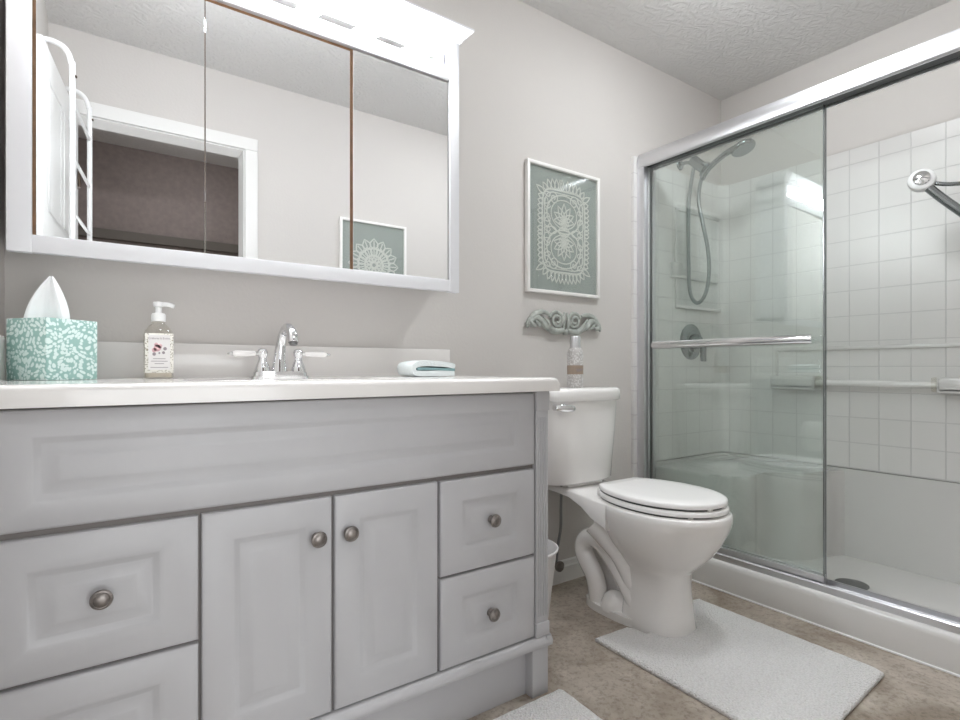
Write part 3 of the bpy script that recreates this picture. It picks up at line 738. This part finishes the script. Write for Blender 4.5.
# spray can on the tank
ca = thing('spray_can', 'silver patterned air-freshener can standing on the toilet tank lid', 'spray can', (1.434, 1.445, .757))
CM = Matrix.Translation((1.434, 1.445, .757))
part('can_body', M['can'], ca, lambda bm: lathe(bm, [(.027, 0), (.029, .003), (.029, .128), (.026, .140), (.0205, .148)], 32, CM))
part('band', M['tan'], ca, lambda bm: lathe(bm, [(.0292, .050), (.0297, .050), (.0297, .083), (.0292, .083)], 32, CM, False, False))
part('cap', M['satin'], ca, lambda bm: lathe(bm, [(.0195, .146), (.0195, .186), (.017, .190), (.002, .191)], 28, CM))
def f(bm):
    P = []
    for k in range(40):
        u = k / 39; a = math.radians(-135 + 8 + 50 * u)
        P.append((1.434 + .0299 * math.cos(a), 1.445 + .0299 * math.sin(a), .757 + .064 + .006 * math.sin(u * 22) * (1 - .5 * u) + .003 * u))
    tube(bm, P, .0009, 6)
part('band_script', M['ink'], ca, f)

# waste bin, toilet roll
wb = tag(obj('waste_bin', (lambda bm: (lathe(bm, [(.072, .004), (.078, 0.0), (.080, .004), (.112, .262), (.117, .266), (.118, .272), (.114, .274), (.109, .268), (.078, .012), (.002, .010)], 36, Matrix.Translation((1.073, 1.32, 0)), True, True), bm)[1])(bmesh.new()), M['bin'], None, True, 60), 'white plastic waste bin tucked between the vanity and the toilet', 'waste bin')
rh = thing('toilet_roll_holder', 'chrome toilet roll holder on the right side of the vanity', 'roll holder', (0.94, 1.21, .515))
for y in (1.145, 1.270):
    part('bracket', M['chrome'], rh, lambda bm: (box(bm, .9345, .940, y - .012, y + .012, .495, .535, .002), cyl(bm, (.938, y, .515), (.995, y, .515), .005), lathe(bm, [(.009, 0), (.009, .008)], 14, axis_m((.991, y, .515), (1, 0, 0)))))
part('spindle', M['chrome'], rh, lambda bm: cyl(bm, (.992, 1.140, .515), (.992, 1.275, .515), .008))
rl = thing('toilet_roll', 'white toilet roll with hanging sheet on the side of the vanity', 'toilet roll', (.995, 1.208, .515))
part('roll', M['paper'], rl, lambda bm: lathe(bm, [(.012, 0), (.0505, 0), (.052, .002), (.052, .096), (.0505, .098), (.012, .098), (.012, 0)], 36, axis_m((.992, 1.257, .515), (0, -1, 0)), False, False))
part('loose_sheet', M['paper'], rl, lambda bm: tube(bm, smooth_path([(1.040, 1.208, .535), (1.0445, 1.208, .515), (1.038, 1.208, .48), (1.030, 1.208, .445)], 5), .047, 16, ((0.98, 0, 0.2), .02)))

# ------------------------------------------------------------------ things on the vanity wall
def framed(name, label, x0, x1, z0, z1, y, sgn, lace_fn):
    """sgn -1: faces -y (hung on the back wall); +1: faces +y"""
    t = thing(name, label, 'picture', ((x0 + x1) / 2, y, z0), None)
    fw, th = 0.0135, 0.018
    ya, yb = sorted((y, y + sgn * th))
    def f(bm):
        box(bm, x0, x0 + fw, ya, yb, z0, z1, .003); box(bm, x1 - fw, x1, ya, yb, z0, z1, .003)
        box(bm, x0 + fw * .6, x1 - fw * .6, ya, yb, z1 - fw, z1, .003); box(bm, x0 + fw * .6, x1 - fw * .6, ya, yb, z0, z0 + fw, .003)
    part('frame', M['frame_white'], t, f)
    yy = y + sgn * .006
    part('mat_board', M['sage'], t, lambda bm: box(bm, x0 + fw * .7, x1 - fw * .7, min(y + sgn * .001, yy), max(y + sgn * .001, yy), z0 + fw * .7, z1 - fw * .7), False)
    part('lace_cutout', M['lace'], t, lambda bm: lace_fn(bm, (x0 + x1) / 2, (z0 + z1) / 2, (x1 - x0) / 2 - fw, (z1 - z0) / 2 - fw, yy + (sgn * .002 if sgn < 0 else 0.0005)), False)
    gy = y + sgn * .012
    part('glass', M['picture_glass'], t, lambda bm: box(bm, x0 + fw * .7, x1 - fw * .7, gy - .0006, gy + .0006, z0 + fw * .7, z1 - fw * .7), False)
    return t
def leaf_outline(cx, cz, ang, L, W, n=7):
    P = []
    ca_, sa = math.cos(ang), math.sin(ang)
    for k in range(n + 1):
        u = k / n; h = W * math.sin(PI * u ** 0.8) * (1 - .25 * u); P.append((u * L, h))
    for k in range(n - 1, 0, -1):
        u = k / n; h = W * math.sin(PI * u ** 0.8) * (1 - .25 * u); P.append((u * L, -h))
    return [(cx + x * ca_ - y * sa, cz + x * sa + y * ca_) for x, y in P]
def ell(cx, cz, a, b2, n=40, a0=0, a1=2 * PI): return [(cx + a * math.cos(a0 + (a1 - a0) * k / n), cz + b2 * math.sin(a0 + (a1 - a0) * k / n)) for k in range(n)]
def lace_sun(bm, cx, cz, hw, hh, y):
    w0 = .0060
    rx, rz = hw * .63, hh * .68
    def per(t): return (rx * math.copysign(abs(math.cos(t)) ** .34, math.cos(t)), rz * math.copysign(abs(math.sin(t)) ** .34, math.sin(t)))
    T = [2 * PI * k / 6000 for k in range(6001)]; PP = [per(t) for t in T]; d = [0]
    for p, q in zip(PP, PP[1:]): d.append(d[-1] + math.hypot(q[0] - p[0], q[1] - p[1]))
    N = 54; j = 0
    for k in range(N):
        while d[j] < d[-1] * (k + .5) / N: j += 1
        px, pz = PP[j]
        nx, nz = (px / rx) ** 5 / rx, (pz / rz) ** 5 / rz
        an = math.atan2(nz * .8 + .25 * pz / rz / rz, nx * .8 + .25 * px / rx / rx)
        side = abs(math.cos(an))
        corner = min(abs(px) / rx, abs(pz) / rz) > .86
        ribbon(bm, leaf_outline(cx + px, cz + pz, an, hh * (.20 if corner else .19 - .09 * side), .0105), w0 * .8, y, closed=True)
    ribbon(bm, [(cx + p[0], cz + p[1]) for p in PP[:-1:60]], w0, y, closed=True)
    ribbon(bm, [(cx + p[0] * .9, cz + p[1] * .93) for p in PP[:-1:60]], w0 * .6, y, closed=True)
    for sx in (-1, 1):
        for k in range(7):
            ribbon(bm, leaf_outline(cx + sx * hw * .40, cz + (k - 3) * hh * .19, (0 if sx > 0 else PI) + .35 * math.sin(k * 2), hw * .18, .010), w0 * .7, y, closed=True)
    for sz in (-1, 1):
        zc = cz + sz * hh * .29
        ribbon(bm, ell(cx, zc, hw * .50, hh * .32), w0, y, closed=True)
        ribbon(bm, ell(cx, zc, hw * .38, hh * .24), w0 * .7, y, closed=True)
        for k in range(7):
            a = sz * (PI / 2) + (k - 3) * .55
            ribbon(bm, leaf_outline(cx, zc - sz * hh * .10, a, hh * (.29 - abs(k - 3) * .02), .015), w0 * .75, y, closed=True)
        for k in range(5):
            a = -sz * (PI / 2) + (k - 2) * .5
            ribbon(bm, leaf_outline(cx, zc - sz * hh * .10, a, hh * .14, .011), w0 * .7, y, closed=True)
        for sx in (-1, 1):
            sp = []
            for k in range(36):
                a = k / 35 * 3.4 * PI; r = hw * .20 * (1 - k / 42)
                sp.append((cx + sx * (hw * .30 + r * math.cos(a) * .7), cz + sz * (hh * .53 + r * math.sin(a) * .75)))
            ribbon(bm, sp, w0 * .75, y)
            ribbon(bm, ell(cx + sx * hw * .50, cz + sz * hh * .16, hw * .09, hh * .11, 20), w0 * .7, y, closed=True)
            ribbon(bm, ell(cx + sx * hw * .52, cz + sz * hh * .42, hw * .06, hh * .10, 20), w0 * .7, y, closed=True)
    ribbon(bm, ell(cx, cz, hw * .16, hh * .07, 24), w0 * .8, y, closed=True)
    for sx in (-1, 1): ribbon(bm, ell(cx + sx * hw * .36, cz, hw * .14, hh * .06, 20), w0 * .7, y, closed=True)
def lace_doily(bm, cx, cz, hw, hh, y):
    R = hw * .80; w0 = .006
    cz = cz + hh * .08
    for ring, (r, L, N, W) in enumerate(((R * .62, R * .38, 16, .026), (R * .36, R * .34, 14, .022), (R * .10, R * .30, 10, .018))):
        for k in range(N):
            a = 2 * PI * (k + .5 * (ring % 2)) / N
            ribbon(bm, leaf_outline(cx + r * math.cos(a), cz + r * math.sin(a), a, L, W), w0, y, closed=True)
            ribbon(bm, [(cx + (r + L * .1) * math.cos(a), cz + (r + L * .1) * math.sin(a)), (cx + (r + L * .8) * math.cos(a), cz + (r + L * .8) * math.sin(a))], w0, y)
        ribbon(bm, ell(cx, cz, r, r), w0 * 1.3, y, closed=True)
framed('picture_frame', 'white-framed lace cut-out picture on sage above the toilet tank', 1.280, 1.664, 1.112, 1.603, YB - 0.001, -1, lace_sun)
framed('picture_frame', 'white-framed round doily picture seen only in the cabinet mirror', 0.995, 1.372, 1.112, 1.605, YF + 0.001, 1, lace_doily)

# carved scroll plaque
cx, cz, cy = 1.474, 1.005, YB - 0.014
def f(bm):
    fl = ((0, 1, 0), .8)
    for sx in (-1, 1):
        sp = []; rad = []
        for k in range(46):
            u = k / 45; a = PI * .9 - u * 4.3 * PI * .85; r = .036 * (1 - u * .78)
            sp.append((cx + sx * (.046 + r * math.cos(a) * -1), cy - .006 * u, cz + .008 + r * math.sin(a) * .95)); rad.append(.0075 - .0025 * u)
        tube(bm, sp, rad, 10, fl)
        # body arm sweeping outward and down to the tip
        tube(bm, smooth_path([(cx + sx * .012, cy, cz - .030), (cx + sx * .06, cy, cz - .034), (cx + sx * .105, cy, cz - .012), (cx + sx * .145, cy, cz + .012), (cx + sx * .175, cy, cz - .002), (cx + sx * .195, cy, cz - .026)], 6), lerp_list([.010, .013, .014, .013, .010, .004], 6), 10, fl)
        tube(bm, smooth_path([(cx + sx * .085, cy, cz + .030), (cx + sx * .12, cy, cz + .036), (cx + sx * .155, cy, cz + .026), (cx + sx * .185, cy, cz + .000), (cx + sx * .198, cy, cz - .018)], 6), lerp_list([.006, .010, .011, .009, .003], 6), 10, fl)
        for k in range(4):
            bx = .095 + .024 * k; bz = .020 - .004 * k
            tube(bm, smooth_path([(cx + sx * (bx - .012), cy - .004, cz - .030 + .006 * k), (cx + sx * bx, cy - .008, cz + bz - .025), (cx + sx * (bx + .022), cy - .002, cz + bz - .002)], 5), lerp_list([.004, .008, .003], 5), 8, fl)
        # curled tip
        sp = [(cx + sx * (.178 + .013 * (1 - k / 24) * math.cos(k / 22 * 2.6 * PI)), cy - .004, cz - .014 + .013 * (1 - k / 24) * math.sin(k / 22 * 2.6 * PI)) for k in range(23)]
        tube(bm, sp, .004, 8, fl)
        tube(bm, smooth_path([(cx + sx * .006, cy, cz + .040), (cx + sx * .012, cy - .004, cz + .010), (cx + sx * .010, cy, cz - .030)], 6), lerp_list([.004, .007, .006], 6), 8, fl)
    lathe(bm, [(.012, 0), (.011, .010), (.005, .016), (.001, .017)], 16, axis_m((cx, cy + .006, cz - .036), (0, -1, 0)))
bm = bmesh.new(); f(bm)
tag(obj('scroll_plaque', bm, M['carve'], None, True, 60), 'carved grey-green scroll ornament below the picture over the toilet', 'wall ornament')

# ------------------------------------------------------------------ shower
SY0 = YF
SX0 = 1.889
ZP, ZB, ZT = 0.050, 0.415, 1.735           # pan floor, top of plain base, top of surround
# pan
pan = thing('shower_pan', 'white acrylic shower base with front curb and moulded corner seat', 'shower base', (2.2, 0.85, 0))
def f(bm):
    P = [(SX0, 0), (SX0, .086), (SX0 + .002, .098), (SX0 + .008, .105), (SX0 + .018, .1075), (1.985, .1075), (1.995, .104), (2.003, .092), (2.03, ZP + .006), (2.06, ZP), (2.06, 0)]
    extrude_y(bm, P, SY0, YB)
part('curb', M['pan'], pan, f, angle=50)
part('curb_bead', M['white'], pan, lambda bm: cyl(bm, (SX0 - .0005, SY0, .002), (SX0 - .0005, 1.534, .002), .004, seg=8))
part('pan_floor', M['pan'], pan, lambda bm: box(bm, 2.05, XR - .001, SY0 + .001, YB - .001, 0.0, ZP), False)
def wallrun(bm, thick, z0, z1, r, x0=1.985, uvs=False, bev=0.0):
    """vertical skin: end wall, rounded corner, long back wall (outer faces on the room walls)"""
    xi, yi = XR - thick, YB - thick
    path = [(x0, yi)]
    n = 10
    for k in range(n + 1):
        a = PI / 2 - (PI / 2) * k / n
        path.append((xi - r + r * math.cos(a), yi - r + r * math.sin(a)))
    path.append((xi, SY0))
    back = [(x0, YB - .001)] + [(XR - .001, YB - .001)] * (n + 1) + [(XR - .001, SY0)]
    uvl = bm.loops.layers.uv.new('UVMap') if uvs else None
    d = [0]
    for p, q in zip(path, path[1:]): d.append(d[-1] + math.hypot(q[0] - p[0], q[1] - p[1]))
    zs = [(z0, 0), (z1 - bev, 0), (z1, bev)] if bev else [(z0, 0), (z1, 0)]
    V = []
    for p, q in zip(path, back):
        V.append([bm.verts.new((p[0], p[1], z0)), bm.verts.new((p[0], p[1], z1)), bm.verts.new((q[0], q[1], z1)), bm.verts.new((q[0], q[1], z0))])
    for i in range(len(V) - 1):
        for a in range(3):
            fc = bm.faces.new((V[i][a], V[i + 1][a], V[i + 1][a + 1], V[i][a + 1]))
            if uvs:
                for lp2, (dd, zz) in zip(fc.loops, ((d[i], V[i][a].co.z), (d[i + 1], V[i + 1][a].co.z), (d[i + 1], V[i + 1][a + 1].co.z), (d[i], V[i][a + 1].co.z))): lp2[uvl].uv = (dd, zz)
    bm.faces.new(V[0]); bm.faces.new(V[-1][::-1])
part('base_wall', M['pan'], pan, lambda bm: wallrun(bm, .026, ZP - .01, ZB - .003, .07, 1.99), angle=50)
seatpoly = [(2.00, YB - .024), (2.00, 1.27), (2.02, 1.20), (2.07, 1.155), (2.13, 1.15), (2.19, 1.165), (2.24, 1.150), (2.28, 1.105), (2.32, 1.06), (2.38, 1.035), (2.46, 1.015), (2.515, 1.0), (XR - .025, .985), (XR - .024, YB - .024)]
def f(bm):
    pts = [ (p.x, p.y) for p in smooth_path([(x, y, 0) for x, y in seatpoly[1:-1]], 4)]
    prism_xy(bm, [seatpoly[0]] + pts + [seatpoly[-1]], ZP - .005, ZB - .012, 0.018)
part('corner_seat', M['pan'], pan, f, angle=50)
part('drain', M['drain'], pan, lambda bm: lathe(bm, [(.052, 0), (.052, .003), (.044, .005), (.02, .004), (.002, .004)], 28, Matrix.Translation((2.215, .838, ZP))))
# tiled surround
su = thing('shower_surround', 'white moulded tile-pattern wall surround inside the shower', 'shower surround', (2.3, 0.85, ZB))
part('tile_skin', M['tile'], su, lambda bm: wallrun(bm, .020, ZB, ZT, .055, 1.93, True), angle=50)
def f(bm):
    wallrun(bm, .0205, ZT - .001, ZT + .004, .055, 1.93)
part('top_lip', M['wall'], su, f)
def f(bm):
    t = bmesh.new(); uvl = t.loops.layers.uv.new('UVMap')
    x0, x1, y0 = 1.876, 1.934, YB - .014
    vs = [t.verts.new(c) for c in ((x0, y0, 0.0), (x1, y0, 0.0), (x1, y0, 1.745), (x0, y0, 1.745), (x0, YB, 0.0), (x1, YB, 0.0), (x1, YB, 1.745), (x0, YB, 1.745))]
    for q in ((0, 1, 2, 3), (0, 3, 7, 4), (1, 5, 6, 2), (3, 2, 6, 7), (0, 4, 5, 1)):
        fc = t.faces.new([vs[i] for i in q])
        for lp2 in fc.loops: lp2[uvl].uv = (lp2.vert.co.x - x0 + .011 + .5 * (YB - lp2.vert.co.y), lp2.vert.co.z)
    merge(bm, t)
part('side_flange', M['tile'], su, f, False)
def f(bm):   # soap niche on the end wall: raised frame and shelf
    y0, y1 = YB - .030, YB - .018
    for a in ((2.155, 2.168, 1.11, 1.566), (2.505, 2.518, 1.11, 1.566)): box(bm, a[0], a[1], y0 + .004, y1, a[2], a[3], .003)
    box(bm, 2.155, 2.518, y0 + .004, y1, 1.555, 1.568, .003); box(bm, 2.155, 2.518, y0, y1, 1.105, 1.122, .004)
part('niche_frame', M['pan'], su, f)
def f(bm):
    box(bm, 2.115, 2.20, YB - .034, YB - .018, 1.255, 1.315, .006); box(bm, 2.115, 2.49, YB - .034, YB - .018, 1.243, 1.262, .006)
    box(bm, 2.19, 2.49, YB - .030, YB - .018, 1.255, 1.290, .005)
part('soap_ledge', M['pan'], su, f)
def f(bm):   # shallow framed field on the long wall
    x0, x1 = XR - .030, XR - .018
    box(bm, x0, x1, SY0, 1.27, .905, .922, .005); box(bm, x0, x1, 1.258, 1.272, .79, .922, .004)
part('panel_molding', M['pan'], su, f)
for y0, y1 in ((1.080, 1.265), (.545, .668)):
    part('soap_dish', M['pan'], su, lambda bm: (box(bm, XR - .085, XR - .018, y0, y1, .737, .762, .010), box(bm, XR - .085, XR - .072, y0, y1, .742, .795, .006), box(bm, XR - .085, XR - .018, y0, y0 + .012, .742, .795, .004), box(bm, XR - .085, XR - .018, y1 - .012, y1, .742, .795, .004)))
gb = thing('shower_towel_bar', 'clear acrylic bar between two soap dishes on the long shower wall', 'towel bar', (XR - .055, .87, .755))
part('bar', mat('acrylic_bar', (.80, .79, .775), .08, coat=.5), gb, lambda bm: cyl(bm, (XR - .058, .666, .768), (XR - .058, 1.079, .768), .0135, seg=20))
part('end_socket', M['clear'], gb, lambda bm: box(bm, XR - .085, XR - .028, 1.046, 1.079, .742, .796, .008))
part('end_socket', M['clear'], gb, lambda bm: box(bm, XR - .085, XR - .028, .668, .685, .742, .796, .006))

# shower valve
vv = thing('shower_valve', 'round chrome shower valve with lever on the shower end wall', 'shower valve', (2.277, YB - .02, .953))
VM = axis_m((2.277, YB - .0195, .953), (0, -1, 0))
part('escutcheon', M['grey_chrome'], vv, lambda bm: lathe(bm, [(.084, 0), (.084, .004), (.075, .010), (.052, .013), (.048, .018), (.044, .019)], 40, VM))
part('handle', M['grey_chrome'], vv, lambda bm: (lathe(bm, [(.036, .017), (.034, .034), (.026, .050), (.010, .055), (.001, .056)], 28, VM), box(bm, 2.285, 2.315, YB - .080, YB - .062, .860, .945, .006)))
# shower head set
PX = 2.22
sh = thing('hand_shower', 'chrome hand shower with looping hose on the shower end wall', 'shower head', (PX, 1.45, 1.75))
part('wall_arm', M['grey_chrome'], sh, lambda bm: (tube(bm, smooth_path([(PX, YB - .018, 1.783), (PX, 1.51, 1.780), (PX, 1.475, 1.768), (PX, 1.452, 1.752)], 5), .0085, 12), lathe(bm, [(.026, 0), (.022, .006), (.011, .010)], 20, axis_m((PX, YB - .0005, 1.783), (0, -1, 0)))))
part('bracket', M['grey_chrome'], sh, lambda bm: (cyl(bm, (PX, 1.482, 1.782), (PX, 1.420, 1.722), .024), cyl(bm, (PX + .012, 1.440, 1.700), (PX - .004, 1.415, 1.752), .016, .018)))
part('handle', M['grey_chrome'], sh, lambda bm: tube(bm, smooth_path([(PX, 1.437, 1.680), (PX, 1.415, 1.712), (PX, 1.375, 1.738), (PX, 1.325, 1.760), (PX, 1.285, 1.768), (PX, 1.262, 1.764)], 5), lerp_list([.011, .013, .012, .0125, .015, .014], 5), 14))
hm = axis_m((PX, 1.250, 1.772), (0, -.35, -.95))
hd = part('spray_head', M['grey_chrome'], sh, lambda bm: lathe(bm, [(.010, -.012), (.030, -.006), (.047, .004), (.050, .012), (.049, .019), (.046, .022)], 32, hm))
part('spray_face', M['grey_chrome'], hd, lambda bm: (lathe(bm, [(.045, .0215), (.044, .024), (.02, .0255), (.002, .026)], 32, hm),) )
part('hose', M['hose'], sh, lambda bm: tube(bm, smooth_path([(PX, 1.478, 1.745), (PX, 1.487, 1.702), (PX, 1.502, 1.607), (PX, 1.506, 1.47), (PX, 1.504, 1.308), (PX, 1.497, 1.18), (PX, 1.462, 1.126), (PX, 1.422, 1.158), (PX, 1.402, 1.245), (PX, 1.407, 1.357), (PX, 1.431, 1.475), (PX, 1.451, 1.57), (PX, 1.450, 1.64), (PX, 1.437, 1.690)], 7), .0085, 12))

# grab handle at the far right on the long wall
gh = thing('grab_handle', 'white knob with chrome cap on a grey folding arm at the right of the shower', 'grab handle', (XR - .02, .25, 1.06))
KM = axis_m((2.33, .668, 1.482), (-.85, -.22, .20))
part('knob', M['white'], gh, lambda bm: lathe(bm, [(.018, -.030), (.036, -.022), (.040, -.008), (.038, .006), (.030, .012), (.026, .012)], 32, KM))
part('cap', M['chrome'], gh, lambda bm: lathe(bm, [(.027, .010), (.024, .018), (.014, .023), (.002, .025)], 28, KM))
part('arm', M['grey_chrome'], gh, lambda bm: tube(bm, smooth_path([(2.338, .660, 1.462), (2.36, .58, 1.365), (2.42, .43, 1.20), (2.54, .25, 1.06)], 5), .015, 12))
part('arm', M['grey_chrome'], gh, lambda bm: tube(bm, smooth_path([(2.345, .650, 1.470), (2.355, .575, 1.448), (2.42, .44, 1.46), (2.54, .25, 1.44)], 5), .007, 12))
part('wall_plate', M['white'], gh, lambda bm: box(bm, XR - .032, XR - .0205, .20, .30, 1.02, 1.48, .004))

# door frame
fr = thing('shower_door_frame', 'satin aluminium frame and tracks of the sliding shower door', 'door frame', (1.93, .85, .1075))
def f(bm):
    P = [(1.902, 1.690), (1.897, 1.696), (1.895, 1.712), (1.897, 1.735), (1.905, 1.750), (1.918, 1.757), (1.962, 1.757), (1.972, 1.752), (1.972, 1.690), (1.966, 1.690), (1.966, 1.705), (1.907, 1.705), (1.907, 1.690)]
    extrude_y(bm, P, SY0, YB - .016)
part('header', M['satin'], fr, f, angle=30)
part('header_shadow', M['gasket_shade'], fr, lambda bm: box(bm, 1.909, 1.964, SY0, YB - .018, 1.698, 1.7045), False)  # dark strip standing in for the shade inside the header channel
def f(bm):
    P = [(1.905, .1072), (1.905, .128), (1.909, .131), (1.914, .131), (1.916, .116), (1.966, .116), (1.968, .131), (1.973, .131), (1.975, .1072)]
    extrude_y(bm, P, SY0, YB - .016)
part('bottom_track', M['satin'], fr, f, angle=30)
part('wall_jamb', M['satin'], fr, lambda bm: (box(bm, 1.898, 1.972, YB - .046, YB - .014, .1075, 1.692, .003), box(bm, 1.895, 1.975, YB - .052, YB - .046, .1075, 1.692, .002)))
part('gasket', M['gasket_shade'], fr, lambda bm: box(bm, 1.930, 1.950, YB - .0555, YB - .0515, .131, 1.690), False)

# sliding panes
def pane(label, x, y0, y1, bar):
    t = thing('sliding_glass_pane', label, 'shower door', (x, (y0 + y1) / 2, .12), 'sliding glass shower panes')
    part('glass', M['glass'], t, lambda bm: box(bm, x - .003, x + .003, y0 + .003, y1 - .003, .150, 1.688), False)
    part('edge_strip', M['grey_chrome'], t, lambda bm: box(bm, x - .0045, x + .0045, y0, y0 + .004, .140, 1.688, .001))
    part('edge_strip', M['satin'], t, lambda bm: box(bm, x - .0045, x + .0045, y1 - .004, y1, .140, 1.688, .001))
    part('bottom_rail', M['satin'], t, lambda bm: box(bm, x - .008, x + .008, y0, y1, .1165, .152, .002))
    if bar:
        zz = .924
        def f(bm):
            tube(bm, smooth_path([(x - .044, y0 + .048, zz), (x - .050, y0 + .065, zz), (x - .050, y1 - .105, zz), (x - .044, y1 - .088, zz)], 6), .0155, 16, ((1, 0, 0), .6))
        tb2 = part('towel_bar', M['chrome'], t, f)
        for yy in (y0 + .062, y1 - .104):
            part('post', M['chrome'], tb2, lambda bm: (cyl(bm, (x - .050, yy, zz), (x - .003, yy, zz), .008), lathe(bm, [(.014, 0), (.014, .006)], 18, axis_m((x - .0095, yy, zz), (1, 0, 0)))))
    t.rotation_euler = (0, 0, 0.0145)
    if not bar:
        def f(bm): tube(bm, [(x + .040, y0 + .10, .924), (x + .040, y1 - .10, .924)], .009, 12)
        tb2 = part('towel_bar', M['chrome'], t, f)
        for yy in (y0 + .12, y1 - .12): part('post', M['chrome'], tb2, lambda bm: cyl(bm, (x + .003, yy, .924), (x + .040, yy, .924), .007))
pane('outer sliding glass shower pane with chrome towel bar facing the room', 1.925, .808, 1.496, True)
pane('inner sliding glass shower pane directly behind the outer pane', 1.952, .815, 1.494, False)

# ------------------------------------------------------------------ rugs
def rug(name, label, poly, bumps=()):
    bm = bmesh.new()
    P = [(p.x, p.y) for p in [Vector((x, y, 0)) for x, y in poly]]
    t = bmesh.new()
    def ring(z, ins):
        n = len(P); r = []
        for i in range(n):
            a, b2, c = Vector(P[i - 1]), Vector(P[i]), Vector(P[(i + 1) % n])
            d1 = (b2 - a).normalized(); d2 = (c - b2).normalized(); nn = (Vector((-d1.y, d1.x)) + Vector((-d2.y, d2.x)))
            nn = nn.normalized() if nn.length > 1e-6 else Vector((0, 0))
            jit = math.sin(i * 2.3) * .0006
            r.append(Vector((b2.x + nn.x * ins, b2.y + nn.y * ins, z + jit * (z > .005))))
        return r
    rings(t, [ring(.0005, .002), ring(.005, 0.0), ring(.011, .002), ring(.0135, .008)])
    bmesh.ops.triangulate(t, faces=[f for f in t.faces if len(f.verts) > 4])
    merge(bm, t)
    return tag(obj(name, bm, M['rug'], None, True, 60), label, 'rug')
def arc(cx_, cy_, rx, ry, a0, a1, n=14): return [(cx_ + rx * math.cos(a0 + (a1 - a0) * k / n), cy_ + ry * math.sin(a0 + (a1 - a0) * k / n)) for k in range(n + 1)]
def dense(P, step=.02):
    out = []
    for i in range(len(P)):
        a, b2 = P[i], P[(i + 1) % len(P)]
        n = max(1, int(math.hypot(b2[0] - a[0], b2[1] - a[1]) / step))
        for k in range(n): out.append((a[0] + (b2[0] - a[0]) * k / n, a[1] + (b2[1] - a[1]) * k / n))
    return out
cut = [(TX + .103, 1.150), (TX + .100, 1.10)] + arc(TX, 1.075, .096, .088, 0, -PI, 14) + [(TX - .098, 1.09), (TX - .103, 1.125)]
outline = [(1.224, 1.150), (1.214, .69), (1.206, .575), (1.400, .556), (1.722, .574), (1.735, .60), (1.738, 1.135), (1.70, 1.150)] + cut + [(TX - .115, 1.143)]
rug('contour_rug', 'white contour bath rug wrapped around the foot of the toilet', dense(outline))
rug('bath_rug', 'white bath rug on the floor in front of the vanity', dense([(.25, 1.020), (.25, .55), (.935, .55), (.945, .60), (.963, 1.012), (.955, 1.022)]))
